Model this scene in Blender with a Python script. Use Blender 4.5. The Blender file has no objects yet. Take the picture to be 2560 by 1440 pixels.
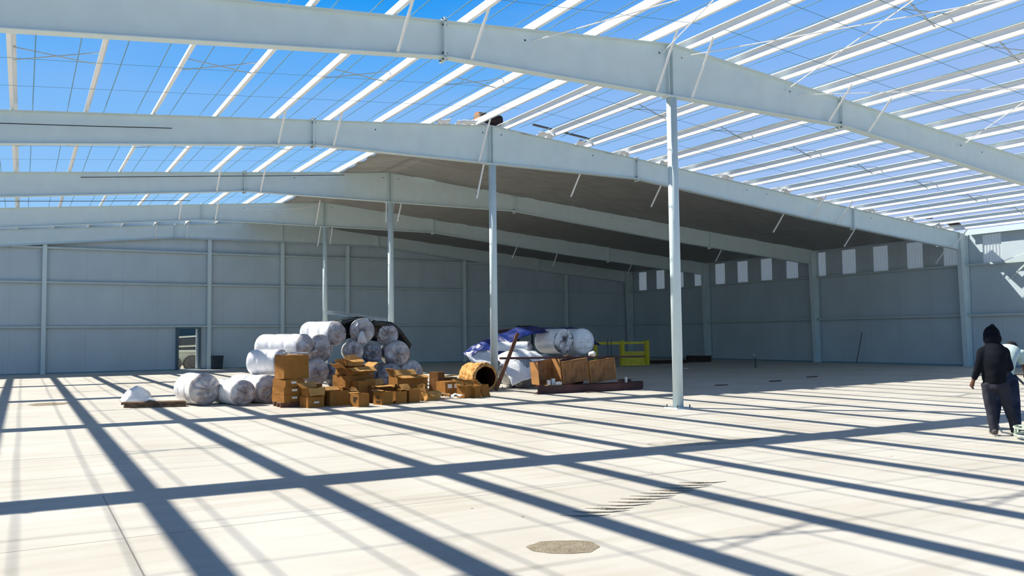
import bpy, math, random
from mathutils import Vector, Matrix, noise
PI = math.pi
S = bpy.context.scene
C = S.collection
# ------------------------------------------------------------------ camera
CAM = Vector((-11.4191, -13.0291, 1.5117))
yaw, pit, rol, fpx = 0.5271, 0.0555, -0.0116, 2101.7
F = Vector((math.sin(yaw)*math.cos(pit), math.cos(yaw)*math.cos(pit), math.sin(pit)))
R0 = Vector((math.cos(yaw), -math.sin(yaw), 0)); U0 = R0.cross(F)
R = R0*math.cos(rol) + U0*math.sin(rol); U = -R0*math.sin(rol) + U0*math.cos(rol)
cd = bpy.data.cameras.new('camera'); cam = bpy.data.objects.new('camera', cd); C.objects.link(cam)
cd.sensor_width = 36; cd.lens = 36*fpx/2560; cd.clip_end = 600
cam.matrix_world = Matrix(((R.x, U.x, -F.x, CAM.x), (R.y, U.y, -F.y, CAM.y), (R.z, U.z, -F.z, CAM.z), (0, 0, 0, 1)))
S.camera = cam
# ------------------------------------------------------------------ view
vs = S.view_settings
vs.view_transform = 'Standard'; vs.look = 'None'; vs.gamma = 1; vs.use_curve_mapping = False
vs.exposure = 0.0
# ------------------------------------------------------------------ sky
w = bpy.data.worlds.new('sky'); S.world = w; w.use_nodes = True
nt = w.node_tree; nt.nodes.clear()
N = nt.nodes.new; L = nt.links.new
tc = N('ShaderNodeTexCoord'); nrm = N('ShaderNodeVectorMath'); nrm.operation = 'NORMALIZE'
L(tc.outputs['Generated'], nrm.inputs[0])
sep = N('ShaderNodeSeparateXYZ'); L(nrm.outputs[0], sep.inputs[0])
ramp = N('ShaderNodeValToRGB'); L(sep.outputs['Z'], ramp.inputs[0])
cr = ramp.color_ramp
stops = [(0.0, (.48, .72, .95)), (.10, (.34, .66, 1.0)), (.19, (.27, .57, 1.0)), (.27, (.19, .50, 1.0)), (.325, (.08, .42, 1.0)), (.39, (.004, .32, .95)), (.50, (.006, .13, .42)), (.62, (.005, .055, .19)), (1.0, (.004, .035, .13))]
cr.elements[0].position = 0; cr.elements[0].color = (*stops[0][1], 1)
cr.elements[1].position = 1; cr.elements[1].color = (*stops[-1][1], 1)
for p, c in stops[1:-1]:
    e = cr.elements.new(p); e.color = (*c, 1)
# hazier towards the right hand side (+X)
mr = N('ShaderNodeMapRange'); mr.inputs[1].default_value = .45; mr.inputs[2].default_value = .85
mr.inputs[3].default_value = 0; mr.inputs[4].default_value = .95
L(sep.outputs['X'], mr.inputs[0])
mz = N('ShaderNodeMapRange'); mz.inputs[1].default_value = .12; mz.inputs[2].default_value = .42
mz.inputs[3].default_value = 1; mz.inputs[4].default_value = .25
L(sep.outputs['Z'], mz.inputs[0])
mm = N('ShaderNodeMath'); mm.operation = 'MULTIPLY'; L(mr.outputs[0], mm.inputs[0]); L(mz.outputs[0], mm.inputs[1])
mp = N('ShaderNodeMapping'); mp.inputs['Scale'].default_value = (1.2, 1.2, 5); L(nrm.outputs[0], mp.inputs[0])
ns = N('ShaderNodeTexNoise'); ns.inputs['Scale'].default_value = 2.6; ns.inputs['Detail'].default_value = 6; L(mp.outputs[0], ns.inputs[0])
m2 = N('ShaderNodeMapRange'); m2.inputs[1].default_value = .42; m2.inputs[2].default_value = .75
m2.inputs[3].default_value = 0; m2.inputs[4].default_value = .22
L(ns.outputs['Fac'], m2.inputs[0])
ad = N('ShaderNodeMath'); ad.operation = 'ADD'; ad.use_clamp = True; L(mm.outputs[0], ad.inputs[0]); L(m2.outputs[0], ad.inputs[1])
mx = N('ShaderNodeMixRGB'); mx.inputs[2].default_value = (.44, .56, .90, 1); L(ad.outputs[0], mx.inputs[0]); L(ramp.outputs[0], mx.inputs[1])
bg = N('ShaderNodeBackground'); bg.inputs[1].default_value = .95; L(mx.outputs[0], bg.inputs[0])
ow = N('ShaderNodeOutputWorld'); L(bg.outputs[0], ow.inputs[0])
# ------------------------------------------------------------------ sun
sd = bpy.data.lights.new('sun', 'SUN'); so = bpy.data.objects.new('sun', sd); C.objects.link(so)
sd.energy = 7.6; sd.angle = math.radians(.53); sd.color = (1, .95, .86)
so.rotation_euler = Vector((.66, -.71, -1)).to_track_quat('-Z', 'Y').to_euler()
so.location = (-10, 10, 20)

# ------------------------------------------------------------------ materials
def mat(name, col, rough=.6, metal=0, var=.12, scale=6, bump=0, bscale=30, spec=.4, stretch=(1, 1, 1), coat=0, transl=0, extra=None, col2=None, lo=.35, hi=.7):
    m = bpy.data.materials.new(name); m.use_nodes = True
    t = m.node_tree; b = t.nodes['Principled BSDF']
    b.inputs['Roughness'].default_value = rough; b.inputs['Metallic'].default_value = metal
    b.inputs['Specular IOR Level'].default_value = spec
    if coat: b.inputs['Coat Weight'].default_value = coat
    g = t.nodes.new('ShaderNodeTexCoord'); mpn = t.nodes.new('ShaderNodeMapping'); mpn.inputs['Scale'].default_value = stretch
    t.links.new(g.outputs['Object'], mpn.inputs[0])
    n = t.nodes.new('ShaderNodeTexNoise'); n.inputs['Scale'].default_value = scale; n.inputs['Detail'].default_value = 6
    t.links.new(mpn.outputs[0], n.inputs[0])
    r = t.nodes.new('ShaderNodeValToRGB'); r.color_ramp.elements[0].position = lo; r.color_ramp.elements[1].position = hi
    c2 = col2 or tuple(min(1, c*(1-var)) for c in col)
    r.color_ramp.elements[0].color = (*c2, 1); r.color_ramp.elements[1].color = (*col, 1)
    t.links.new(n.outputs['Fac'], r.inputs[0]); t.links.new(r.outputs[0], b.inputs['Base Color'])
    if bump:
        n2 = t.nodes.new('ShaderNodeTexNoise'); n2.inputs['Scale'].default_value = bscale; n2.inputs['Detail'].default_value = 5
        t.links.new(mpn.outputs[0], n2.inputs[0])
        bp = t.nodes.new('ShaderNodeBump'); bp.inputs['Strength'].default_value = bump; bp.inputs['Distance'].default_value = .02
        t.links.new(n2.outputs['Fac'], bp.inputs['Height']); t.links.new(bp.outputs[0], b.inputs['Normal'])
    if transl:
        o = t.nodes['Material Output']; tr = t.nodes.new('ShaderNodeBsdfTranslucent'); ms = t.nodes.new('ShaderNodeMixShader')
        t.links.new(r.outputs[0], tr.inputs[0]); ms.inputs[0].default_value = transl
        t.links.new(b.outputs[0], ms.inputs[1]); t.links.new(tr.outputs[0], ms.inputs[2]); t.links.new(ms.outputs[0], o.inputs['Surface'])
    return m

M = {}
M['steel'] = mat('white_painted_steel', (.62, .73, .74), .45, var=.06, scale=3)
M['purlin'] = mat('purlin_white_paint', (.86, .87, .86), .4, var=.04, scale=5)
M['girt'] = mat('girt_paint', (.50, .58, .57), .5, var=.08)
M['galv'] = mat('galvanised', (.5, .55, .57), .4, metal=.3, var=.2)
M['cable'] = mat('cable_grey', (.14, .30, .38), .5, var=.1)
M['bolt'] = mat('bolt_dark', (.10, .10, .10), .5, metal=.4)
M['black'] = mat('black_rubber', (.012, .013, .014), .5, var=.4)
M['blackfilm'] = mat('black_plastic_film', (.008, .011, .012), .25, var=.4, bump=.9, bscale=11, spec=.5)
M['facing'] = mat('insulation_facing', (.93, .92, .91), .32, var=.07, bump=.5, bscale=5, spec=.5)
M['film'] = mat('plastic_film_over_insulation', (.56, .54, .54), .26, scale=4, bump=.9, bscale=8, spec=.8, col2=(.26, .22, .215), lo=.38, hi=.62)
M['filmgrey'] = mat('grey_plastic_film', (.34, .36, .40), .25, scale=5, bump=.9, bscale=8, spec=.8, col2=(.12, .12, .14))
M['filmwhite'] = mat('white_plastic_sheet', (.92, .93, .94), .25, var=.1, bump=.8, bscale=9, spec=.7)
M['darkfoil'] = mat('dark_marked_film', (.66, .66, .67), .25, scale=3.2, bump=.9, bscale=8, col2=(.07, .07, .08), lo=.40, hi=.58)
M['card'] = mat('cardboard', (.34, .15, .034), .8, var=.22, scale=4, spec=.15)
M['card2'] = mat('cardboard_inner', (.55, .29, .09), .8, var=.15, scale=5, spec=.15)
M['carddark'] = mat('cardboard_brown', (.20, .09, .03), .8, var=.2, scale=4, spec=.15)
M['paper'] = mat('white_paper', (.82, .78, .72), .7, var=.1)
M['ink'] = mat('black_ink', (.03, .025, .02), .7)
M['tape'] = mat('packing_tape', (.36, .2, .08), .3, spec=.5)
M['ply'] = mat('plywood', (.34, .15, .045), .6, scale=3.2, stretch=(3, 1, 1.4), col2=(.17, .07, .02))
M['plydark'] = mat('plywood_frame', (.50, .24, .08), .6, var=.2, scale=3)
M['maroon'] = mat('maroon_red_oxide_steel', (.075, .022, .018), .55, var=.4, scale=4)
M['timber'] = mat('weathered_timber', (.23, .11, .055), .8, scale=5, stretch=(4, 4, 1), col2=(.08, .03, .018), bump=.4)
M['lumber'] = mat('grey_timber', (.26, .17, .10), .85, scale=4, stretch=(1, 6, 6), col2=(.10, .06, .035), bump=.4)
M['foam'] = mat('crumbling_tan_foam', (.72, .40, .15), .95, scale=12, bump=1.0, bscale=24, col2=(.36, .15, .035), spec=.05, lo=.36, hi=.52)
M['hollow'] = mat('dark_inner_paper', (.05, .02, .01), .95, spec=.02)  # near-black brown lining inside the hollow roll
M['blue'] = mat('blue_tarp', (.004, .03, .24), .4, scale=6, bump=.7, bscale=11, col2=(.003, .012, .09), spec=.5)
M['yellow'] = mat('yellow_paint', (.62, .50, .012), .45, var=.2)
M['bin'] = mat('dark_bin_plastic', (.012, .025, .035), .5)
M['cream'] = mat('loader_cream_paint', (.62, .62, .50), .5, var=.15)
M['tyre'] = mat('tyre_rubber', (.13, .125, .11), .85, var=.3, bump=.3)
M['glassdark'] = mat('dark_cab_glass', (.01, .015, .02), .15, spec=.7)
M['teal'] = mat('dark_teal_sheeting', (.015, .075, .11), .6, var=.1)
M['hood'] = mat('black_cotton_fleece', (.010, .012, .018), .9, var=.4, scale=5, bump=.4, bscale=9, spec=.1)
M['jeans'] = mat('dark_grey_work_trousers', (.045, .046, .06), .9, var=.3, scale=6, bump=.4, bscale=9, spec=.1)
M['denim'] = mat('stained_blue_denim', (.03, .045, .09), .85, scale=7, col2=(.012, .018, .04), bump=.4, bscale=9, spec=.1)
M['skin'] = mat('brown_skin', (.16, .07, .04), .55, var=.1)
M['boot'] = mat('dusty_boot_leather', (.14, .12, .11), .8, var=.3)
M['sole'] = mat('pale_boot_sole', (.4, .38, .34), .8)
M['shirt'] = mat('pale_green_tee_shirt', (.58, .72, .68), .85, var=.15, scale=4, bump=.3, bscale=8, spec=.1)
M['cap'] = mat('black_cap', (.012, .012, .014), .8)
M['red'] = mat('red_engine_paint', (.35, .05, .03), .5)
M['guard'] = mat('pale_green_guard_ring', (.52, .6, .48), .5)
M['liner'] = mat('roof_liner_fabric', (.45, .44, .41), .55, var=.22, scale=1.3, stretch=(1, 3, 1), bump=.5, bscale=1.6, transl=.30, spec=.3)
M['sheet'] = mat('roof_sheet', (.7, .72, .72), .4, metal=.2)
M['endcap'] = mat('orange_brown_roll_end', (.62, .30, .15), .9, var=.3, scale=9)
M['rust'] = mat('dark_rusty_scrap', (.055, .028, .018), .8, var=.5)
M['sand'] = mat('damp_sand', (.34, .29, .21), .95, var=.3, scale=12, bump=.6, bscale=60, spec=.05)
M['ground'] = mat('dry_ground', (.50, .44, .34), .95, var=.25, scale=.6, spec=.05)
M['panel'] = mat('translucent_fibreglass_panel', (.86, .92, .93), .35, var=.05, stretch=(1, 9, 1), scale=3, transl=.62)

def node_wall():
    m = mat('wall_insulation_facing', (.51, .60, .645), .42, var=.10, scale=.9, bump=.5, bscale=2.2, spec=.4, stretch=(1, 1, .5))
    t = m.node_tree; b = t.nodes['Principled BSDF']
    src = b.inputs['Base Color'].links[0].from_socket
    g = t.nodes.new('ShaderNodeTexCoord'); s = t.nodes.new('ShaderNodeSeparateXYZ'); t.links.new(g.outputs['Object'], s.inputs[0])
    a = t.nodes.new('ShaderNodeMath'); a.operation = 'ADD'; t.links.new(s.outputs[0], a.inputs[0]); t.links.new(s.outputs[1], a.inputs[1])
    nz = t.nodes.new('ShaderNodeTexNoise'); nz.inputs['Scale'].default_value = .8; t.links.new(g.outputs['Object'], nz.inputs[0])
    k = t.nodes.new('ShaderNodeMath'); k.operation = 'MULTIPLY_ADD'; k.inputs[1].default_value = .12; t.links.new(nz.outputs['Fac'], k.inputs[0]); t.links.new(a.outputs[0], k.inputs[2])
    p = t.nodes.new('ShaderNodeMath'); p.operation = 'PINGPONG'; p.inputs[1].default_value = .76; t.links.new(k.outputs[0], p.inputs[0])
    c = t.nodes.new('ShaderNodeMath'); c.operation = 'LESS_THAN'; c.inputs[1].default_value = .012; t.links.new(p.outputs[0], c.inputs[0])
    x = t.nodes.new('ShaderNodeMixRGB'); x.blend_type = 'MULTIPLY'; x.inputs[2].default_value = (.86, .88, .88, 1)
    t.links.new(c.outputs[0], x.inputs[0]); t.links.new(src, x.inputs[1]); t.links.new(x.outputs[0], b.inputs['Base Color'])
    return m
M['wall'] = node_wall()

def node_floor():
    m = bpy.data.materials.new('trowelled_concrete'); m.use_nodes = True
    t = m.node_tree; b = t.nodes['Principled BSDF']; Nn = t.nodes.new; K = t.links.new
    b.inputs['Specular IOR Level'].default_value = .3
    g = Nn('ShaderNodeTexCoord')
    def noi(sc, st=(1, 1, 1), det=6):
        mp_ = Nn('ShaderNodeMapping'); mp_.inputs['Scale'].default_value = st; K(g.outputs['Object'], mp_.inputs[0])
        n_ = Nn('ShaderNodeTexNoise'); n_.inputs['Scale'].default_value = sc; n_.inputs['Detail'].default_value = det; K(mp_.outputs[0], n_.inputs[0]); return n_.outputs['Fac']
    r = Nn('ShaderNodeValToRGB'); r.color_ramp.elements[0].position = .3; r.color_ramp.elements[1].position = .62
    r.color_ramp.elements[0].color = (.53, .495, .42, 1); r.color_ramp.elements[1].color = (.60, .575, .51, 1); K(noi(.55), r.inputs[0])
    r2 = Nn('ShaderNodeValToRGB'); r2.color_ramp.elements[0].position = .36; r2.color_ramp.elements[1].position = .5
    r2.color_ramp.elements[0].color = (.92, .905, .87, 1); r2.color_ramp.elements[1].color = (1, 1, 1, 1); K(noi(1.1, (.5, 5, 1)), r2.inputs[0])
    mu = Nn('ShaderNodeMixRGB'); mu.blend_type = 'MULTIPLY'; mu.inputs[0].default_value = 1; K(r.outputs[0], mu.inputs[1]); K(r2.outputs[0], mu.inputs[2])
    s = Nn('ShaderNodeSeparateXYZ'); K(g.outputs['Object'], s.inputs[0])
    def line(sock, off, per, wd):
        a = Nn('ShaderNodeMath'); a.operation = 'ADD'; a.inputs[1].default_value = off; K(sock, a.inputs[0])
        p = Nn('ShaderNodeMath'); p.operation = 'PINGPONG'; p.inputs[1].default_value = per/2; K(a.outputs[0], p.inputs[0])
        c = Nn('ShaderNodeMath'); c.operation = 'LESS_THAN'; c.inputs[1].default_value = wd; K(p.outputs[0], c.inputs[0]); return c.outputs[0]
    l1a = line(s.outputs[0], 10.72, 7.62, .006)
    yl = Nn('ShaderNodeMath'); yl.operation = 'LESS_THAN'; yl.inputs[1].default_value = -3.9; K(s.outputs[1], yl.inputs[0])
    ym = Nn('ShaderNodeMath'); ym.operation = 'MULTIPLY'; K(l1a, ym.inputs[0]); K(yl.outputs[0], ym.inputs[1]); l1 = ym.outputs[0]
    l2 = line(s.outputs[1], .85, 5.08, .008)
    mxx = Nn('ShaderNodeMath'); mxx.operation = 'MAXIMUM'; K(l1, mxx.inputs[0]); K(l2, mxx.inputs[1])
    m3 = Nn('ShaderNodeMixRGB'); m3.inputs[2].default_value = (.16, .13, .10, 1)
    sc = Nn('ShaderNodeMath'); sc.operation = 'MULTIPLY'; sc.inputs[1].default_value = .75; K(mxx.outputs[0], sc.inputs[0])
    K(sc.outputs[0], m3.inputs[0]); K(mu.outputs[0], m3.inputs[1])
    # dark specks of dirt
    v = Nn('ShaderNodeTexVoronoi'); v.inputs['Scale'].default_value = 1.7; K(g.outputs['Object'], v.inputs[0])
    c2 = Nn('ShaderNodeMath'); c2.operation = 'LESS_THAN'; c2.inputs[1].default_value = .025; K(v.outputs['Distance'], c2.inputs[0])
    m4 = Nn('ShaderNodeMixRGB'); m4.inputs[2].default_value = (.12, .09, .06, 1); K(c2.outputs[0], m4.inputs[0]); K(m3.outputs[0], m4.inputs[1])
    K(m4.outputs[0], b.inputs['Base Color'])
    rr = Nn('ShaderNodeMapRange'); rr.inputs[3].default_value = .42; rr.inputs[4].default_value = .7; K(noi(.8), rr.inputs[0]); K(rr.outputs[0], b.inputs['Roughness'])
    bp = Nn('ShaderNodeBump'); bp.inputs['Strength'].default_value = .12; bp.inputs['Distance'].default_value = .01; K(noi(14), bp.inputs['Height']); K(bp.outputs[0], b.inputs['Normal'])
    return m
M['floor'] = node_floor()

# ------------------------------------------------------------------ mesh helpers
class MB:
    def __init__(s): s.v = []; s.f = []
    def add(s, vs_, fs_):
        k = len(s.v); s.v += [Vector(p) for p in vs_]; s.f += [tuple(i+k for i in f) for f in fs_]; return s
    def box(s, x0, x1, y0, y1, z0, z1, mt=None):
        vs_ = [Vector(p) for p in ((x0, y0, z0), (x1, y0, z0), (x1, y1, z0), (x0, y1, z0), (x0, y0, z1), (x1, y0, z1), (x1, y1, z1), (x0, y1, z1))]
        if mt: vs_ = [mt @ p for p in vs_]
        return s.add(vs_, [(0, 3, 2, 1), (4, 5, 6, 7), (0, 1, 5, 4), (1, 2, 6, 5), (2, 3, 7, 6), (3, 0, 4, 7)])
    def prism(s, poly, axis, a, b):
        # poly: list of 2D points, extruded along axis from a to b
        def P(p, t):
            return {'x': (t, p[0], p[1]), 'y': (p[0], t, p[1]), 'z': (p[0], p[1], t)}[axis]
        n = len(poly); vs_ = [P(p, a) for p in poly] + [P(p, b) for p in poly]
        fs_ = [tuple(range(n))[::-1], tuple(range(n, 2*n))] + [(i, (i+1) % n, (i+1) % n+n, i+n) for i in range(n)]
        return s.add(vs_, fs_)
    def bar(s, p, q, wd, th, up=(0, 0, 1)):
        p = Vector(p); q = Vector(q); d = (q-p).normalized(); u = Vector(up)
        if abs(d.dot(u)) > .98: u = Vector((1, 0, 0))
        r = d.cross(u).normalized(); u = r.cross(d)
        vs_ = [e + r*a*wd/2 + u*b*th/2 for e in (p, q) for a, b in ((-1, -1), (1, -1), (1, 1), (-1, 1))]
        return s.add(vs_, [(0, 3, 2, 1), (4, 5, 6, 7), (0, 1, 5, 4), (1, 2, 6, 5), (2, 3, 7, 6), (3, 0, 4, 7)])
    def tube(s, pts, rad, n=8, cap=True):
        pts = [Vector(p) for p in pts]; rs = rad if isinstance(rad, (list, tuple)) else [rad]*len(pts)
        rings = []; prev = None
        for i, p in enumerate(pts):
            d = (pts[min(i+1, len(pts)-1)]-pts[max(i-1, 0)]).normalized()
            if prev is None:
                a = Vector((0, 0, 1)) if abs(d.z) < .9 else Vector((1, 0, 0)); r = d.cross(a).normalized()
            else: r = (prev - d*prev.dot(d)).normalized()
            prev = r; u = d.cross(r)
            rx = rs[i] if isinstance(rs[i], (tuple, list)) else (rs[i], rs[i])
            rings.append([p + r*math.cos(t)*rx[0] + u*math.sin(t)*rx[1] for t in (2*PI*j/n for j in range(n))])
        vs_ = [v for rg in rings for v in rg]; fs_ = []
        for i in range(len(pts)-1):
            for j in range(n): fs_.append((i*n+j, i*n+(j+1) % n, (i+1)*n+(j+1) % n, (i+1)*n+j))
        if cap: fs_ += [tuple(range(n))[::-1], tuple((len(pts)-1)*n+j for j in range(n))]
        return s.add(vs_, fs_)
    def ell(s, c, r, n=12, m=8, mt=None):
        vs_ = []; fs_ = []
        for i in range(1, m):
            a = PI*i/m
            for j in range(n):
                b = 2*PI*j/n; vs_.append(Vector((math.sin(a)*math.cos(b)*r[0], math.sin(a)*math.sin(b)*r[1], math.cos(a)*r[2])))
        t = len(vs_); vs_ += [Vector((0, 0, r[2])), Vector((0, 0, -r[2]))]
        for i in range(m-2):
            for j in range(n): fs_.append((i*n+j, (i+1)*n+j, (i+1)*n+(j+1) % n, i*n+(j+1) % n))
        for j in range(n): fs_.append((t, j, (j+1) % n)); fs_.append((t+1, (m-2)*n+(j+1) % n, (m-2)*n+j))
        if mt: vs_ = [mt @ v for v in vs_]
        return s.add([v+Vector(c) for v in vs_], fs_)
    def xf(s, mt): s.v = [mt @ v for v in s.v]; return s
    def crush(s, amp, sc=3, seed=0):
        for i, v in enumerate(s.v): s.v[i] = v + noise.noise_vector(v*sc+Vector((seed*7.3, seed*3.1, 0)))*amp
        return s

def props(o, label=None, cat=None, group=None, kind=None):
    if label: o['label'] = label
    if cat: o['category'] = cat
    if group: o['group'] = group
    if kind: o['kind'] = kind
    return o
ORG = {}
def obj(name, mb, m, parent=None, smooth=False, label=None, origin=None):
    me = bpy.data.meshes.new(name)
    if parent is not None: o0 = ORG[parent.name]
    elif origin is not None: o0 = Vector(origin)
    else:
        xs = [v.x for v in mb.v]; ys = [v.y for v in mb.v]; zs = [v.z for v in mb.v]
        o0 = Vector(((min(xs)+max(xs))/2, (min(ys)+max(ys))/2, min(zs)))
    me.from_pydata([v-o0 for v in mb.v], [], mb.f); me.update()
    import bmesh
    b = bmesh.new(); b.from_mesh(me); bmesh.ops.recalc_face_normals(b, faces=b.faces[:]); b.to_mesh(me); b.free()
    if smooth:
        for p in me.polygons: p.use_smooth = True
    me.materials.append(m)
    o = bpy.data.objects.new(name, me); C.objects.link(o)
    if parent is not None: o.parent = parent
    else: o.location = o0
    ORG[o.name] = o0
    if label: o['label'] = label
    return o
def single(name, mb, m, label, cat, group=None, smooth=False, kind=None):
    return props(obj(name, mb, m, smooth=smooth), label, cat, group, kind)
def thing(name, label, cat, loc, group=None):
    o = bpy.data.objects.new(name, None); C.objects.link(o); o.location = loc; o.empty_display_size = .2
    ORG[o.name] = Vector(loc); return props(o, label, cat, group)
def struct(name, mb, m, **k): o = obj(name, mb, m, **k); o['kind'] = 'structure'; return o
def fused(name, mb, m, parent=None, vox=.015, smooth_it=6, **k):
    """melt overlapping volumes into one continuous surface"""
    o = obj(name, mb, m, parent, smooth=True, **k)
    rm = o.modifiers.new('r', 'REMESH'); rm.mode = 'VOXEL'; rm.voxel_size = vox; rm.use_smooth_shade = True
    sm = o.modifiers.new('s', 'SMOOTH'); sm.factor = .5; sm.iterations = smooth_it
    dg = bpy.context.evaluated_depsgraph_get(); me = bpy.data.meshes.new_from_object(o.evaluated_get(dg)); o.modifiers.clear(); old = o.data; o.data = me
    if not me.materials: me.materials.append(m)
    for p in me.polygons: p.use_smooth = True
    return o
ORD = ['first', 'second', 'third', 'fourth', 'fifth', 'sixth', 'seventh', 'eighth', 'ninth', 'tenth', 'eleventh', 'twelfth', 'thirteenth', 'fourteenth', 'fifteenth', 'sixteenth']

# ------------------------------------------------------------------ building numbers (metres)
BAY = 7.62; ZR = 7.43; SL = .0873; W = 22.3; YE = 29.9
FR = [0, BAY, 2*BAY, 3*BAY, YE]
def zt(x): return ZR - SL*abs(x)
def zb(x):
    x = abs(x)
    if x <= 5.17: return 6.34
    if x <= 12.9: return 6.34 - (x-5.17)*(6.34-5.56)/(12.9-5.17)
    return 5.56 - (x-12.9)*(5.56-4.80)/(22.0-12.9)
PX = [.47+1.4*k for k in range(16)]

# ------------------------------------------------------------------ setting
struct('floor', MB().box(-23, 22.6, -22, YE+.3, -.2, 0), M['floor'], origin=(0, 0, 0))
props(obj('ground', MB().box(-90, 110, -60, 120, -.45, -.21), M['ground']), 'dry bare ground outside the building beyond the doorway', 'ground')['kind'] = 'structure'
# end wall with doorway
yw = YE+.24
dx0, dx1, dz = -4.93, -4.05, 2.0
wb_ = MB()
def gable(x0, x1, z0): return [(x0, z0), (x1, z0)] + ([(x1, zt(x1)+.2), (0, ZR+.2), (x0, zt(x0)+.2)] if x0 < 0 < x1 else [(x1, zt(x1)+.2), (x0, zt(x0)+.2)])
wb_.prism(gable(-23, dx0, 0), 'y', yw, yw+.06); wb_.prism(gable(dx0, dx1, dz), 'y', yw, yw+.06); wb_.prism(gable(dx1, 22.6, 0), 'y', yw, yw+.06)
struct('wall_back', wb_, M['wall'], origin=(0, 0, 0))
# right wall: solid to the clerestory, translucent panels above
wr = MB(); xw = 22.56
wr.box(xw, xw+.06, -8, yw+.06, 0, 4.22); wr.box(xw, xw+.06, -8, yw+.06, 5.38, 5.66)
cs = [28.85-1.715*i for i in range(21)]; prev = yw+.06; hw = .385
n = 0
for c in cs:
    if c-hw < -8: break
    wr.box(xw, xw+.06, c+hw, prev, 4.22, 5.38); prev = c-hw; n += 1
    pb = MB()
    for k in range(6):
        y0 = c-hw+k*2*hw/6; y1 = y0+2*hw/6
        pb.prism([(xw+.02, y0), (xw+.045, y0+.04), (xw+.045, y0+.08), (xw+.02, y1), (xw+.024, y1), (xw+.049, y0+.08), (xw+.049, y0+.04), (xw+.024, y0)], 'z', 4.22, 5.38)
    if c > -2: struct('window_%d' % n, pb, M['panel'])
wr.box(xw, xw+.06, -8, prev, 4.22, 5.38)
struct('wall_right', wr, M['wall'], origin=(0, 0, 0))
struct('wall_left', MB().box(-22.95, -22.85, -8, yw, 0, 5.6), M['wall'], origin=(0, 0, 0))
struct('trim_1', MB().box(-22.8, 22.5, yw-.03, yw, 0, .05), M['cable'])
struct('trim_2', MB().box(xw-.03, xw, -8, yw-.04, 0, .05), M['cable'])
# liner under the purlins, sheet above them (right slope from the second frame back)
def slope_grid(x0, x1, y0, y1, nx, ny, dzf, th, edge=0):
    mb = MB(); vs_ = []; fs_ = []
    for i in range(nx+1):
        for j in range(ny+1):
            x = x0+(x1-x0)*i/nx; y = y0+(y1-y0)*j/ny
            if j == 0: y += edge*noise.noise(Vector((x*1.7, 3, 0)))
            if i == 0: x += edge*.6*noise.noise(Vector((5, y*1.9, 0)))
            z = zt(x)+dzf(x, y, j, i); vs_.append((x, y, z))
    off = len(vs_); vs_ += [(a, b, c+th) for a, b, c in vs_]
    q = lambda i, j: i*(ny+1)+j
    for i in range(nx):
        for j in range(ny):
            fs_.append((q(i, j), q(i, j+1), q(i+1, j+1), q(i+1, j))); fs_.append((off+q(i, j), off+q(i+1, j), off+q(i+1, j+1), off+q(i, j+1)))
    for i in range(nx): fs_ += [(q(i, 0), q(i+1, 0), off+q(i+1, 0), off+q(i, 0)), (q(i, ny), off+q(i, ny), off+q(i+1, ny), q(i+1, ny))]
    for j in range(ny): fs_ += [(q(0, j), off+q(0, j), off+q(0, j+1), q(0, j+1)), (q(nx, j), q(nx, j+1), off+q(nx, j+1), off+q(nx, j))]
    return mb.add(vs_, fs_)
def dzl(x, y, j, i):
    a = .022*noise.noise(Vector((x*1.1, y*.35, 1))) + .012*noise.noise(Vector((x*3, y*.8, 7)))
    t = ((y-BAY) % BAY)/BAY
    if j == 0: a += .02+.03*noise.noise(Vector((x*2.3, 0, 2)))
    return a*.5 - .016
struct('ceiling', slope_grid(-1.87, 22.3, BAY-.04, yw, 150, 120, dzl, .006, .16), M['liner'], smooth=True, origin=(0, 0, 0))
sg = slope_grid(-.05, 22.9, BAY+.5, yw+.3, 32, 2, lambda x, y, j, i: .216, .03)
for v in sg.v:
    if v.y < BAY+2: v.y += .35*max(0, min(v.x, 1.4))+.05*min(v.x, 16)
struct('ceiling.001', sg, M['sheet'], origin=(0, 0, 0))

# ------------------------------------------------------------------ purlins
def ztop(x): return zt(x)
def zpurlin(x, y0, y1):
    mb = MB(); s = 1 if x > 0 else -1; z0 = zt(x)+.012; h = .2; f = .068; t = .005; lip = .018
    # top flange points up-slope (towards ridge), bottom flange down-slope
    poly = [(x+s*f, z0+lip), (x+s*f, z0), (x, z0), (x, z0+h-t), (x-s*(f-t), z0+h-t), (x-s*(f-t), z0+h-lip), (x-s*f, z0+h-lip), (x-s*f, z0+h), (x+s*t, z0+h), (x+s*t, z0+t), (x+s*(f-t), z0+t), (x+s*(f-t), z0+lip)]
    mb.prism(poly, 'y', y0, y1)
    # lapped splice sleeves each side of every frame
    for fy in FR:
        for q in (-1.33, 1.33):
            yy = fy+q
            if y0 < yy < y1: mb.box(x-s*.004 if s > 0 else x, x if s > 0 else x+.004, yy-.006, yy+.006, z0+.01, z0+h-.01)
    return mb
for side, nm in ((-1, 'left'), (1, 'right')):
    for k, px in enumerate(PX):
        x = side*px
        if side < 0 and k > 12: continue
        lab = 'white Z-shaped roof purlin, %s line to the %s of the ridge' % (ORD[k], nm)
        single('roof_purlin', zpurlin(x, -7.3, YE+.2), M['purlin'], lab, 'purlin', 'white steel roof purlins')
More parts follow.
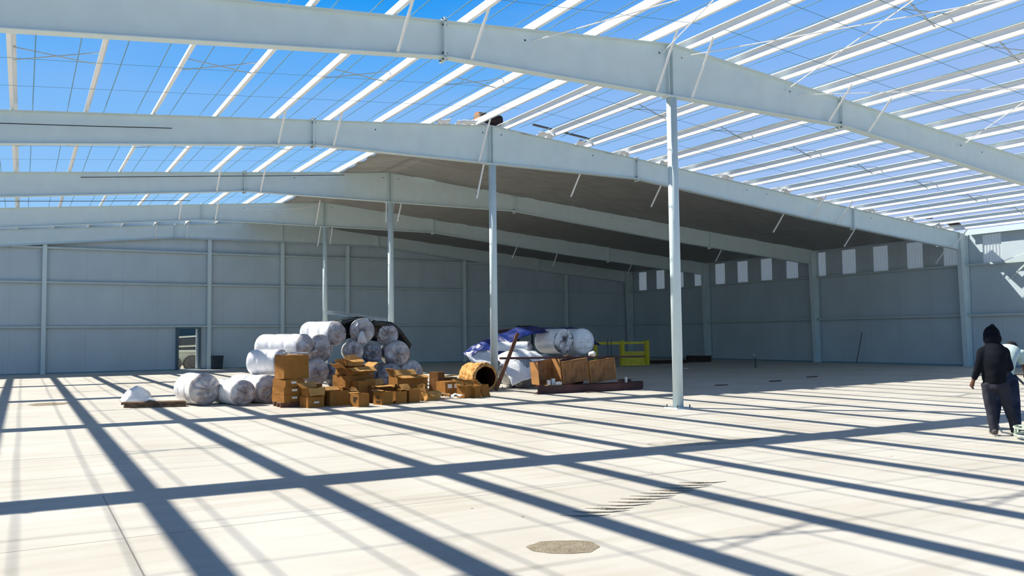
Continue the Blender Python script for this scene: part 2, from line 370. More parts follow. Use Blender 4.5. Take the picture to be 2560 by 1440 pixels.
# ------------------------------------------------------------------ rafters
YN = ['nearest', 'second', 'third', 'fourth', 'fifth and farthest']
def brace(p, q, m):
    mb = MB(); p = Vector(p); q = Vector(q); d = (q-p).normalized(); s_ = d.cross(Vector((0, 1, .3))).normalized()
    mb.bar(p, q, .045, .005, up=s_); mb.bar(p+s_*.02, q+s_*.02, .005, .04, up=s_); return mb
for fi, y in enumerate(FR):
    t = thing('roof_rafter', 'long white tapered I-beam rafter crossing the hall, %s from the camera' % (YN[fi]), 'rafter', (0, y, 6.34), 'white steel rafters')
    xe = 22.0
    xs = [-xe, -12.9, -5.17, 0, 5.17, 12.9, xe]
    obj('web', MB().prism([(x, zb(x)+.012) for x in xs] + [(xe, zt(xe)-.012), (0, ZR-.012), (-xe, zt(xe)-.012)], 'y', y-.005, y+.005), M['steel'], t)
    def fl_(pts, off):
        mb = MB()
        for (xa, za), (xb, zb_) in zip(pts, pts[1:]):
            mb.add([(xa, y-.1, za), (xb, y-.1, zb_), (xb, y+.1, zb_), (xa, y+.1, za), (xa, y-.1, za+off), (xb, y-.1, zb_+off), (xb, y+.1, zb_+off), (xa, y+.1, za+off)],
                   [(0, 3, 2, 1), (4, 5, 6, 7), (0, 1, 5, 4), (1, 2, 6, 5), (2, 3, 7, 6), (3, 0, 4, 7)])
        return mb
    obj('bottom_flange', fl_([(x, zb(x)) for x in xs], .014), M['steel'], t)
    obj('top_flange', fl_([(-xe, zt(xe)), (0, ZR), (xe, zt(xe))], -.014), M['steel'], t)
    for x in (-5.17, 5.17, 15.4, -15.4):
        e = obj('splice_plate', MB().box(x-.02, x-.001, y-.1, y+.1, zb(x)-.07, zt(x)+.06).box(x+.001, x+.02, y-.1, y+.1, zb(x)-.07, zt(x)+.06), M['steel'], t)
        if fi < 3 and abs(x) < 8:
            for zz in (zb(x)-.04, zb(x)+.07, zt(x)-.07, zt(x)+.035):
                for yy in (y-.06, y+.06): obj('bolt', MB().tube([(x-.045, yy, zz), (x+.045, yy, zz)], .016, 6), M['bolt'], e)
    for x in (-.02, .10, 0-.12) if fi < 4 else (0,):
        if x == .10: continue
        obj('stiffener', MB().box(x-.005, x+.005, y-.095, y+.095, 6.355, zt(x)-.014), M['steel'], t)
    # flange braces up to the purlins on the near side
    nb = {0: [-6.07, -4.67, -.47, .47, 4.67, 6.07], 1: [-6.07, -4.67, -.47, 13.07, 14.47, 21.5], 2: [-6.07, -4.67], 3: [-6.07, -4.67, -.47], 4: [-4.67, -6.07]}[fi]
    for x in nb:
        up = .75 if fi < 4 else .5
        obj('flange_brace', brace((x+.03, y-.08, zb(x)+.03), (x+.03, y-up, zt(x)+.06), 0), M['purlin'], t)
    # far side braces still bolted to open purlins
    for x in {0: [-6.07, -4.67], 1: [-6.07, -4.67], 2: [-6.07, -4.67], 3: [-4.67]}.get(fi, []):
        obj('flange_brace', brace((x, y+.08, zb(x)+.03), (x, y+.75, zt(x)+.06), 0), M['purlin'], t)
    # loose far side braces that hang below the flange
    for x, dy, dz_ in {1: [(-.25, .25, -.95), (3.05, .5, -.62), (6.2, .5, -.62), (11.8, .5, -.60), (15.6, .5, -.62), (21.3, .5, -.60)],
                       2: [(-.15, -.22, -.75), (.12, .1, -.72), (.42, .35, -.62), (16.2, .4, -.5)],
                       3: [(-.2, .1, -.85), (.32, .3, -.72), (9.8, .5, -.55), (12.2, .4, -.6), (17, .4, -.5)],
                       0: []}.get(fi, []):
        obj('flange_brace', brace((x, y+.07, zb(x)-.01), (x-(.1 if x < 0 else 0), y+.07+dy, zb(x)+dz_), 0), M['purlin'], t)
    if fi < 4:
        for x in (-3.5, 3.5, 9.95, 10.9, -.3, .3, 16.5):
            obj('bolt_hole', MB().tube([(x, y-.0065, zt(x)-.19), (x, y-.0075, zt(x)-.19)], .022, 8), M['bolt'], t)
# ------------------------------------------------------------------ ridge columns
CN = ['nearest and tallest-looking', 'second', 'third', 'fourth and farthest']
CW = ['standing alone on the sunlit floor', 'rising behind the tan hollow roll', 'rising behind the bagged rolls with the black film', 'farthest away, its foot hidden by the white rolls at left']
for fi in range(4):
    y = FR[fi]
    t = thing('pipe_column', 'white round pipe column %s' % CW[fi], 'column', (0, y, 0), 'white pipe columns')
    obj('shaft', MB().tube([(0, y, .02), (0, y, 6.32)], .106, 28), M['steel'], t, smooth=False)
    for p in t.children[0].data.polygons: p.use_smooth = len(p.vertices) == 4
    bp_ = obj('base_plate', MB().box(-.2, .2, y-.2, y+.2, 0, .02), M['steel'], t)
    for a in (-.16, .16):
        for b in (-.16, .16): obj('anchor_bolt', MB().tube([(a, y+b, .02), (a, y+b, .075)], .013, 6), M['bolt'], bp_)
    obj('cap_plate', MB().box(-.19, .19, y-.11, y+.11, 6.318, 6.338), M['steel'], t)
M['scuff'] = mat('dark_scuffed_paint', (.16, .17, .17), .7, scale=14, stretch=(1, 1, .2), col2=(.05, .05, .05))
sc_ = MB()
for j in range(6):
    a0 = -1.05+j*.05
    sc_.add([(.1068*math.cos(a0+q)*1.0, .1068*math.sin(a0+q), z) for z in (.12+.05*abs(j-3), 1.05-.12*abs(j-2)) for q in (0, .05)], [(0, 1, 3, 2)])
_c1 = [o for o in bpy.data.objects if o.name.startswith('pipe_column')][0]
obj('scuff_mark', sc_, M['scuff'], _c1)
# ------------------------------------------------------------------ end wall posts and girts
def ibeam(x, y, z0, z1, d=.2, wd=.18, axis='y'):
    mb = MB(); t = .012
    if axis == 'y':   # flanges facing +-y
        mb.box(x-wd/2, x+wd/2, y, y+t, z0, z1); mb.box(x-wd/2, x+wd/2, y+d-t, y+d, z0, z1); mb.box(x-.005, x+.005, y+t, y+d-t, z0, z1)
    return mb
ew = [-17.6, -10.62, -3.55, 0.02, 3.48, 10.44, 17.45]
wl = ['', 'leftmost in view', 'just right of the doorway', 'straight under the ridge', 'first to the right of the ridge', 'second to the right of the ridge', 'nearest the back right corner']
for i, x in enumerate(ew):
    if i == 0: continue
    t = thing('wall_post', 'white steel post on the back wall, %s' % wl[i], 'post', (x, YE, 0), 'back wall posts')
    obj('post_shaft', ibeam(x, YE+.012, .012, zb(x)-.005), M['steel'], t); obj('base_plate', MB().box(x-.12, x+.12, YE-.02, YE+.23, 0, .012), M['steel'], t)
def girt_y(x0, x1, z, y):   # on end wall, running in x
    h = .085
    return MB().prism([(y, z), (y, z+h), (y+.006, z+h), (y+.006, z+.006), (y+.19, z+.006), (y+.19, z+h), (y+.196, z+h), (y+.196, z)], 'x', x0, x1)
LV = [('lowest', 2.05), ('middle', 4.06), ('upper', 5.62)]
SP = ['left of the first post', 'left of the doorway post', 'left of the ridge post', 'just right of the ridge post', 'third span right of the doorway post', 'fourth span right of the doorway post', 'in the right corner span']
edges = [-22.3, -10.62, -3.55, .02, 3.48, 10.44, 17.45, 22.0]
SPN = ['left of the leftmost post', 'between the leftmost post and the doorway post', 'between the doorway post and the ridge post', 'in the first span right of the ridge', 'in the second span right of the ridge', 'in the third span right of the ridge', 'in the last span before the right corner']
for ln, z in LV:
    for i in range(7):
        x0 = edges[i]+(.1 if i else 0); x1 = edges[i+1]-.1
        if ln == 'upper':
            lim = [None, None, None, None, None, (10.54, 11.8)]
            if i == 6: continue
            if i == 5: x1 = 11.9
            if i == 0: x0 = -11.9
        single('wall_girt', girt_y(x0, x1, z, YE+.03), M['girt'], '%s grey girt on the back wall %s' % (ln, SPN[i]), 'girt', 'back wall girts')
# ------------------------------------------------------------------ right wall columns and girts
RN = ['second', 'third', 'fourth', 'corner']
RC = ['pale tapered column on the right wall, brightest and nearest, beside the hooded person', 'tapered column on the right wall in shade, second from the camera', 'tapered column on the right wall in shade, third from the camera', 'corner column where the right wall meets the back wall']
for i, y in enumerate(FR[1:]):
    t = thing('wall_column', RC[i], 'column', (22.3, y, 0), 'right wall columns')
    xi0, xi1, xo = 22.18, 22.0, 22.52; top = 5.50
    obj('inner_flange', MB().add([(xi0, y-.1, .02), (xi0+.014, y-.1, .02), (xi0+.014, y+.1, .02), (xi0, y+.1, .02), (xi1, y-.1, top), (xi1+.014, y-.1, top), (xi1+.014, y+.1, top), (xi1, y+.1, top)],
        [(0, 3, 2, 1), (4, 5, 6, 7), (0, 1, 5, 4), (1, 2, 6, 5), (2, 3, 7, 6), (3, 0, 4, 7)]), M['steel'], t)
    obj('web', MB().prism([(xi0+.014, .02), (xo-.012, .02), (xo-.012, top), (xi1+.014, top)], 'y', y-.005, y+.005), M['steel'], t)
    obj('outer_flange', MB().box(xo-.012, xo, y-.1, y+.1, .02, top), M['steel'], t)
    obj('base_plate', MB().box(xi0-.04, xo, y-.12, y+.12, 0, .02), M['steel'], t)
def girt_x(y0, y1, z, x):
    h = .085
    return MB().prism([(x, z), (x, z+h), (x+.006, z+h), (x+.006, z+.006), (x+.17, z+.006), (x+.17, z+h), (x+.176, z+h), (x+.176, z)], 'y', y0, y1)
ge = [-8, BAY, 2*BAY, 3*BAY, YE]
GN = ['in the sunlit bay nearest the camera', 'between the first and second wall columns', 'between the second and third wall columns', 'between the third and corner columns']
for ln, z in (('lower', 2.05), ('upper', 4.13)):
    for i in range(4):
        single('wall_girt', girt_x(ge[i]+(.11 if i else 0), ge[i+1]-.11, z, 22.33), M['girt'], '%s girt on the right wall %s' % (ln, GN[i]), 'girt', 'right wall girts')
single('eave_beam', MB().box(22.30, 22.5, -8, BAY-.12, 5.56, 5.62).box(22.30, 22.315, -8, BAY-.12, 5.40, 5.56), M['steel'], 'white eave beam along the top of the sunlit right wall', 'beam')
single('diagonal_brace', MB().bar((22.42, 6.0, 4.24), (22.42, 2.0, 5.4), .02, .02), M['purlin'], 'thin diagonal rod across the bright upper right wall', 'rod')
single('knee_brace', MB().bar((22.40, 5.75, 3.55), (22.40, 5.1, 4.1), .06, .06), M['girt'], 'short slanting strut below the upper girt on the sunlit right wall', 'strut')
# end-wall sill kerb in front of the door
# ------------------------------------------------------------------ cables between purlins, straps, bridging
def roofz(x, dz): return zt(x)+dz
for side, nm in ((-1, 'left'), (1, 'right')):
    for k in range(15):
        if side < 0 and k > 11: continue
        for j in (0, 1):
            x = side*(PX[k]+1.4*(.27 if j == 0 else .75)); open_ = side < 0 and PX[k] > 1.5
            y1 = YE-.1 if open_ else BAY-.1
            pts = [(x, -7.3+(y1+7.3)*i/24, roofz(x, .11)-.03*abs(math.sin(PI*(-7.3+(y1+7.3)*i/24)/BAY))) for i in range(25)]
            single('roof_cable', MB().tube(pts, .010, 5), M['cable'],
                   'thin lengthwise cable, %s of ridge, gap %s, on the %s side' % (nm, ORD[k], 'ridge' if j == 0 else 'eave'), 'cable', 'lengthwise cables under the open roof')
BN = ['before the nearest rafter', 'behind the nearest rafter', 'behind the second rafter', 'behind the third rafter', 'behind the fourth rafter']
for bi, (y0, offs) in enumerate(((-7.62, (3.81, 4.85, 6.38)), (0, (1.9, 3.72, 5.55)), (BAY, (1.9, 3.72, 5.55)), (2*BAY, (1.9, 3.72, 5.55)), (3*BAY, (1.8, 3.5, 5.3)))):
    for oi, o_ in enumerate(offs):
        y = y0+o_
        for side in (-1, 1):
            if side > 0 and bi > 1: continue
            xa, xb = ((-17.2, -.3) if side < 0 else (.3, 21.6))
            if side < 0 and bi > 1: xb = -1.95
            mb = MB().bar((xa, y, roofz(xa, -.0)), (xb, y, roofz(xb, -.0)), .012, .004)
            single('sag_strap', mb, M['cable'], '%s cross strap under the %s purlins, %s' % (['near', 'middle', 'far'][oi], 'left' if side < 0 else 'right', BN[bi]), 'strap', 'cross straps under the roof purlins')
for bi, y in enumerate((-3.81, 3.81, 11.43, 19.05)):
    for side, nm in ((-1, 'left'), (1, 'right')):
        for k in range(1, 14, 2):
            if side > 0 and bi > 1: continue
            if side < 0 and k > 9: continue
            if side > 0 and bi == 0 and k > 5: continue
            xa, xb = side*(PX[k]+.02), side*(PX[k+1]-.02)
            mb = MB().bar((xa, y-.12, roofz(xa, .19)), (xb, y+.12, roofz(xb, .03)), .03, .012).bar((xa, y+.12, roofz(xa, .03)), (xb, y-.12, roofz(xb, .19)), .03, .012)
            single('purlin_bridging', mb, M['galv'], 'crossed bridging bars, %s gap %s of ridge, %s' % (ORD[k], nm, BN[bi]), 'bridging', 'crossed bridging bars between purlins')
RD = [((-3.35, -.02), (.2, -7.4), 'from left of the ridge towards the top centre of the picture'), ((-.24, -.02), (-3.5, -7.4), 'from the ridge leaning back to the upper left'),
      ((.24, -.02), (3.6, -7.4), 'from the ridge towards the upper right corner'), ((3.35, -.02), (.3, -7.4), 'steep one right of the ridge column'),
      ((3.8, -.02), (10.9, -7.4), 'nearly level one at the right'), ((9.95, -.02), (4.2, -7.4), 'steep one near the right edge')]
for (a, b, tx) in RD:
    single('brace_rod', MB().tube([(a[0], a[1], zt(a[0])-.2), (b[0], b[1], zt(b[0])-.2)], .012, 6), M['purlin'], 'thin white brace rod, %s' % tx, 'rod', 'long roof brace rods')
single('black_cable', MB().tube([(-12.6, 7.45, 6.02), (-11.9, 7.45, 6.077), (-10.3, 7.45, 6.205), (-8.52, 7.5, 6.37)], .010, 6), M['black'], 'black cable along the face of the second rafter, left', 'cable')
single('black_cable', MB().tube([(-10.0, 15.05, 6.376), (-7.4, 15.05, 6.62), (-4.5, 15.05, 6.89), (-1.8, 15.05, 7.15)], .012, 6), M['black'], 'black cable near the top of the third rafter', 'cable')
single('black_cable', MB().tube([(-13, 20.6, 6.24), (-9.1, 20.6, 6.516), (-6.0, 20.6, 6.76)], .012, 6), M['black'], 'black cable strung below the third rafter, against the far sky', 'cable')
single('white_wire', MB().tube([(-3.6, 22.55, 6.86), (-2.3, 22.55, 6.92), (-1.2, 22.55, 7.03), (-.35, 22.6, 7.26)], .012, 6), M['purlin'], 'loose white wire sagging under the liner edge', 'wire')

# ------------------------------------------------------------------ on the roof edge
zs = zt(.05)+.247
t = thing('roof_roll', 'dark roll with an orange-brown end lying on the ridge of the roof', 'roll', (.6, 8.45, zs), None)
rr_ = .18
obj('wrap', MB().tube([(.0, 8.42, zs+rr_), (.3, 8.45, zs+rr_), (.55, 8.48, zs+rr_), (.75, 8.5, zs+rr_)], [rr_, rr_*1.03, rr_*.99, rr_], 24), M['rust'], t, smooth=True)
obj('roll_end', MB().tube([(-.07, 8.415, zs+rr_), (-.005, 8.42, zs+rr_)], [rr_*.97, rr_], 24), M['endcap'], t)
single('steel_bar', MB().bar((1.2, 7.35, zt(1.2)+.235), (3.35, 7.45, zt(3.35)+.235), .07, .045), M['bolt'], 'dark steel bar lying across the purlins at the roof edge', 'bar')
single('scrap_sheet', MB().box(-.55, .55, -.22, .22, 0, .035).xf(Matrix.Translation((21.3, 7.4, zt(21.3)+.262)) @ Matrix.Rotation(.0873, 4, 'Y') @ Matrix.Rotation(.3, 4, 'Z')), M['rust'], 'dark rusty scrap board on the roof edge above the nearest wall column', 'scrap')
single('scrap_sheet', MB().box(-.3, .3, -.12, .12, 0, .05).xf(Matrix.Translation((19.6, 7.4, zt(19.6)+.25)) @ Matrix.Rotation(.0873, 4, 'Y') @ Matrix.Rotation(.2, 4, 'Z')), M['rust'], 'small dark scrap on the roof edge, left of the larger rusty board', 'scrap')
# crumpled liner offcuts along the roof edge
OF = [(-1.6, .35), (-.9, .6), (1.7, .5), (2.95, .3), (4.6, .35), (6.2, .4), (8.9, .5), (11.7, .45), (13.4, .5), (16.2, .6), (18.6, .5), (20.4, .5)]
for i, (x, ln_) in enumerate(OF):
    mb = MB(); n1 = 14; vs_ = []; fs_ = []
    for a in range(n1+1):
        for b in range(6):
            xx = x+ln_*(a/n1-.5); yy = BAY-.30+.045*b
            vs_.append((xx, yy, zt(xx)+.03+.05*abs(noise.noise(Vector((xx*6, yy*9, i))))*2+.05*math.sin(b*1.2)))
    for a in range(n1):
        for b in range(5): fs_.append((a*6+b, a*6+b+1, (a+1)*6+b+1, (a+1)*6+b))
    mb.add(vs_, fs_)
    o = single('liner_offcut', mb, M['facing'], 'crumpled white liner offcut on the second rafter, %s along the roof edge from the left' % ORD[i], 'offcut', 'crumpled liner offcuts along the roof edge', smooth=True)
    sm = o.modifiers.new('s', 'SOLIDIFY'); sm.thickness = .006

# ================================================================== doorway and outside
t = thing('door_1', None, None, ((dx0+dx1)/2, YE+.2, 0)); t['kind'] = 'structure'
M['doorframe'] = mat('dark_blue_grey_door_frame', (.07, .12, .15), .5)
for nme, a in (('door_jamb', (dx0-.12, dx0)), ('door_jamb', (dx1, dx1+.13))): obj(nme, MB().box(a[0], a[1], YE+.05, yw-.002, 0, 2.05), M['doorframe'], t)['kind'] = 'structure'
obj('door_head', MB().box(dx0, dx1, YE+.05, yw-.002, 2.005, 2.04), M['doorframe'], t)['kind'] = 'structure'
obj('door_stop', MB().box(dx1-.07, dx1-.003, yw-.0, yw+.05, 0, 1.98), M['purlin'], t)['kind'] = 'structure'
obj('threshold', MB().box(dx0, dx1+1.9, YE-.06, YE+.04, 0, .02), M['paper'], t)['kind'] = 'structure'
t = thing('door_2', None, None, (14.5, YE+.2, 0)); t['kind'] = 'structure'
for a, b in ((14.0, 14.12), (14.98, 15.1)): obj('door_jamb', MB().box(a, b, YE+.16, yw-.002, 0, 2.04), M['bolt'], t)['kind'] = 'structure'
obj('door_head', MB().box(14.12, 14.98, YE+.16, yw-.002, 1.94, 2.04), M['bolt'], t)['kind'] = 'structure'
obj('door_leaf', MB().box(14.13, 14.97, YE+.2, yw-.002, 0.01, 1.93), M['girt'], t)['kind'] = 'structure'
single('outbuilding', MB().prism([(-20, -.21), (25, -.21), (25, 5), (2.5, 6.2), (-20, 5)], 'y', 62, 70), M['teal'], 'dark teal building seen outside above the loader through the doorway', 'building')
# skid-steer style loader outside
lx, ly, lz = -4.35, 32.3, -.2
t = thing('loader', 'cream and black wheeled loader parked outside the open doorway', 'vehicle', (lx, ly, lz))
def T(x, y, z): return (lx+x, ly+y, lz+z)
body = MB().prism([(lx-.95, lz+.35), (lx+.9, lz+.35), (lx+1.0, lz+.95), (lx+.2, lz+1.05), (lx-.55, lz+.98), (lx-.98, lz+.62)], 'y', ly+.1, ly+1.1)
obj('body', body, M['cream'], t)
obj('cab', MB().box(lx-.5, lx+.75, ly+.15, ly+1.05, lz+1.05, lz+1.72), M['glassdark'], t)
fr_ = MB()
for a, b in (((-.42, .13, 1.02), (-.42, .13, 1.78)), ((.78, .13, 1.02), (.78, .13, 1.78)), ((-.45, .13, 1.30), (.8, .13, 1.34)), ((-.55, .13, 1.76), (.85, .13, 1.84))):
    fr_.bar(T(*a), T(*b), .07, .08)
obj('cab_frame', fr_, M['cream'], t)
obj('lift_arm', MB().bar(T(-.95, .05, .55), T(-.45, .05, 1.08), .09, .11).bar(T(-.45, .05, 1.08), T(.95, .05, 1.06), .09, .12), M['cream'], t)
for wx in (-.55, .42):
    tw = obj('wheel', MB().tube([T(wx, -.18, .42), T(wx, -.14, .42), T(wx, .08, .42), T(wx, .1, .42)], [.36, .42, .42, .38], 28), M['tyre'], t)
    tr = MB()
    for k in range(22):
        a = 2*PI*k/22; tr.bar(T(wx+.415*math.cos(a), -.17, .42+.415*math.sin(a)), T(wx+.415*math.cos(a+.16), .04, .42+.415*math.sin(a+.16)), .05, .05)
    obj('tread', tr, M['cream'] if False else M['tyre'], tw); obj('rim', MB().tube([T(wx, -.2, .42), T(wx, -.17, .42)], [.17, .2], 18), M['bolt'], tw)
# bin by the post
t = thing('waste_bin', 'dark waste bin against the back wall right of the doorway', 'bin', (-3.2, 29.75, 0))
obj('bin_body', MB().prism([(-3.40, 0), (-3.0, 0), (-2.95, .62), (-3.45, .62)], 'y', 29.5, 29.88), M['bin'], t)
obj('bin_rim', MB().box(-3.47, -2.93, 29.48, 29.9, .62, .66), M['bin'], t)

# ================================================================== insulation rolls in plastic bags
def roll(c, ang, r, Ln, seed, label, mbody='facing', mend='film', straps=(.33, .68), tail=0, tilt=0, bulge=.13, group='bagged insulation rolls', squash=1.0, tailm='filmwhite', rock=0):
    """c = centre of the near end, ang = heading (deg from +Y towards -X) that the roll runs back along"""
    c = Vector(c); t = thing('insulation_roll', label, 'roll', (c.x, c.y, max(0, c.z-r*squash)), group)
    a = math.radians(ang); mt = Matrix.Translation(c) @ Matrix.Rotation(a, 4, 'Z') @ Matrix.Rotation(math.radians(tilt), 4, 'X')
    n = 40; ny = 30; mb = MB(); vs_ = []; fs_ = []
    for i in range(ny+1):
        y = Ln*i/ny; e = min(y, Ln-y)
        rr = r*(1 - .10*max(0, 1-e/.10)**2)
        if i == 0: rr = r*.93
        for s_ in straps: rr -= .022*math.exp(-((y-s_*Ln)/.025)**2)
        for j in range(n):
            th = 2*PI*j/n
            k = rr*(1+.035*noise.noise(Vector((math.cos(th)*1.5, math.sin(th)*1.5, y*1.3+seed*5)))+.016*noise.noise(Vector((math.cos(th)*6, math.sin(th)*6, y*5+seed*9))))
            vs_.append((k*math.cos(th), y, k*math.sin(th)*squash))
    for i in range(ny):
        for j in range(n): fs_.append((i*n+j, i*n+(j+1) % n, (i+1)*n+(j+1) % n, (i+1)*n+j))
    fs_.append(tuple(ny*n+j for j in range(n))); fs_.append(tuple(range(n))[::-1])
    mb.add(vs_, fs_).xf(mt); obj('roll_body', mb, M[mbody], t, smooth=True)
    # gathered film over the near end
    mb = MB(); vs_ = []; fs_ = []; nr = 14; ox, oz = .25*r*noise.noise(Vector((seed, 1, 2)))*2, .3*r*noise.noise(Vector((seed, 5, 9)))*2
    for i in range(nr+1):
        q = 1-i/nr
        for j in range(n):
            th = 2*PI*j/n; cre = .030*noise.noise(Vector((math.cos(th)*3.2+seed, math.sin(th)*3.2, q*1.2)))*q*(1-q)*6+.010*math.sin(13*th+seed+4*noise.noise(Vector((q*2, th, seed))))*(1-q)
            nz = .05*noise.noise(Vector((math.cos(th)*q*4, math.sin(th)*q*4, seed*3)))
            rr = r*1.012*q*(1 if i else 1.0); b = -bulge*(1-q**2.2)-cre-nz*(1-q**6)
            if i == 0: b = .05
            if i == 1: rr = r*.985; b = -.012
            vs_.append((rr*math.cos(th)+ox*(1-q)**1.3, b, (rr*math.sin(th)+oz*(1-q)**1.3)*squash))
    for i in range(nr):
        for j in range(n): fs_.append((i*n+j, i*n+(j+1) % n, (i+1)*n+(j+1) % n, (i+1)*n+j))
    mb.add(vs_, fs_).xf(mt); obj('bag_end', mb, M[mend], t, smooth=True)
    if tail:
        p0 = mt @ Vector((ox, -bulge-.0, oz*squash)); tl = MB(); vv = []; ff = []
        for i in range(9):
            q = i/8; wd = .03+.10*q; dn = tail*q
            for j in range(13):
                f_ = j/12-.5
                vv.append(p0+mt.to_3x3() @ Vector((f_*2*wd, -.03-.035*math.sin(j*2.1+i*.3)*(.3+q)-.05*math.sin(PI*q), 0))+Vector((0, 0, -dn+.02*math.sin(j*1.7)*q)))
        for i in range(8):
            for j in range(12): ff.append((i*13+j, i*13+j+1, (i+1)*13+j+1, (i+1)*13+j))
        tl.add(vv, ff); o = obj('knotted_tail', tl, M[tailm], t, smooth=True); sm = o.modifiers.new('s', 'SOLIDIFY'); sm.thickness = .006
    return t
roll((-7.84, 6.90, .36), 14, .355, .95, 1, 'big bagged white roll lying apart at the far left of the pile, on the floor', bulge=.16)
roll((-7.13, 6.32, .285), 12, .285, 1.25, 2, 'slim white roll on the floor between the big left roll and the stacked boxes', bulge=.09)
roll((-6.50, 6.62, .325), 20, .325, 1.3, 3, 'white roll on the floor just behind the tall box stack, in sun', bulge=.12)
roll((-6.12, 6.90, .93), 46, .30, .78, 4, 'short white roll with two bands in the second layer, left of the tall box stack', bulge=.08)
roll((-5.44, 7.30, 1.26), 42, .33, 1.25, 5, 'glossy white roll above the banded one, its loose end over the tall box stack', bulge=.22, tail=.12, tailm='film')
roll((-4.88, 7.85, 1.22), 22, .36, 1.15, 6, 'fat white roll directly beneath the topmost left roll', bulge=.14)
roll((-4.42, 8.0, 1.60), 34, .31, .98, 7, 'topmost white roll at the left of the pile, shadow stripe across it', bulge=.22, tilt=0)
roll((-3.74, 8.0, 1.66), -20, .325, 1.1, 8, 'top roll facing the camera with a bright knotted tail hanging from its centre', mend='film', bulge=.05, tail=.33)
roll((-2.97, 8.2, 1.55), -26, .30, 1.0, 9, 'top roll facing the camera, right of the one with the bright tail', bulge=.06, tail=.0)
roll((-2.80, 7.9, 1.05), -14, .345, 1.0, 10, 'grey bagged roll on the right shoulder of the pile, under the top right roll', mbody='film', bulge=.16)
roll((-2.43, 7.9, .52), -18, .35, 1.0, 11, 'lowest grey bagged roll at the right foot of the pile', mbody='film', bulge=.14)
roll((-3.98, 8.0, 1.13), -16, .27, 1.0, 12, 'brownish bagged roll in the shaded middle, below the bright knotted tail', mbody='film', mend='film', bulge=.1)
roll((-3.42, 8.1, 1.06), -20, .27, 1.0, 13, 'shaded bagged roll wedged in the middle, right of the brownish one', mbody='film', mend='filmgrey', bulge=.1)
roll((-4.50, 7.6, .55), -14, .36, 1.0, 14, 'shade-coloured bagged roll low down, between the tall box stack and the box heap', mbody='filmgrey', mend='filmgrey', bulge=.2)  # these three low rolls: shade of the pile put into a darker film colour
roll((-3.80, 7.75, .50), -5, .36, 1.0, 15, 'shade-coloured bagged roll low down, hidden behind the central box heap', mbody='filmgrey', mend='filmgrey', bulge=.16)
roll((-3.10, 7.6, .46), -8, .34, 1.0, 16, 'shade-coloured bagged roll low down, behind the long open box', mbody='filmgrey', mend='filmgrey', bulge=.16)
roll((-5.18, 7.3, .66), 0, .33, .9, 17, 'pale bagged roll peeping out right of the tall box stack', mbody='film', mend='film', bulge=.16)
# black film over the two top rolls
mb = MB(); vs_ = []; fs_ = []; nx, ny = 46, 14
def film_z(x):
    z = -9
    for cx_, cz_, r_ in ((-3.74, 1.66, .36), (-2.97, 1.55, .34)):
        if abs(x-cx_) < r_: z = max(z, cz_+math.sqrt(r_*r_-(x-cx_)**2))
    if x < -3.74: z = max(z, 1.98-.12*(-3.74-x))
    if -3.74 <= x <= -2.97: z = max(z, 1.98-.13*(x+3.74))
    if x > -2.97: z = max(z, min(1.86, 1.86-(x+2.85)*.75)) if x < -2.6 else 1.67-(x+2.6)*1.3
    return z
for i in range(nx+1):
    x = -4.25+1.95*i/nx
    for j in range(ny+1):
        y = 8.08+.9*j/ny
        z = sum(film_z(x+d) for d in (-.05, 0, .05))/3+.02
        if j == 0: z -= .02
        z += .03*noise.noise(Vector((x*6, y*6, 2)))+.012*noise.noise(Vector((x*17, y*17, 2)))
        yy = y+(.16 if -4.1 < x < -3.4 else .0)+.05*noise.noise(Vector((x*4, 0, 1)))
        vs_.append((x, yy, z))
for i in range(nx):
    for j in range(ny): a = i*(ny+1)+j; fs_.append((a, a+1, a+ny+2, a+ny+1))
k0 = len(vs_)
for i in range(nx+1):
    x, y, z = vs_[i*(ny+1)]
    for q in range(1, 5): vs_.append((x, y+.12+.03*q, z-.13*q+.02*noise.noise(Vector((x*9, q, 4)))))
for i in range(nx):
    a = i*(ny+1); b = (i+1)*(ny+1); p = k0+i*4; r_ = k0+(i+1)*4
    fs_.append((a, b, r_, p))
    for q in range(3): fs_.append((p+q, r_+q, r_+q+1, p+q+1))
mb.add(vs_, fs_)
o = single('black_film', mb, M['blackfilm'], 'crumpled black plastic film draped behind and over the two top rolls', 'plastic sheet', smooth=True)
sm = o.modifiers.new('s', 'SOLIDIFY'); sm.thickness = .006
single('steel_angle', MB().bar((-4.46, 8.75, 2.21), (-2.62, 9.0, 1.99), .10, .012).bar((-4.46, 8.80, 2.17), (-2.62, 9.05, 1.95), .012, .09), M['galv'], 'long grey metal trim resting on top of the black film', 'metal trim')

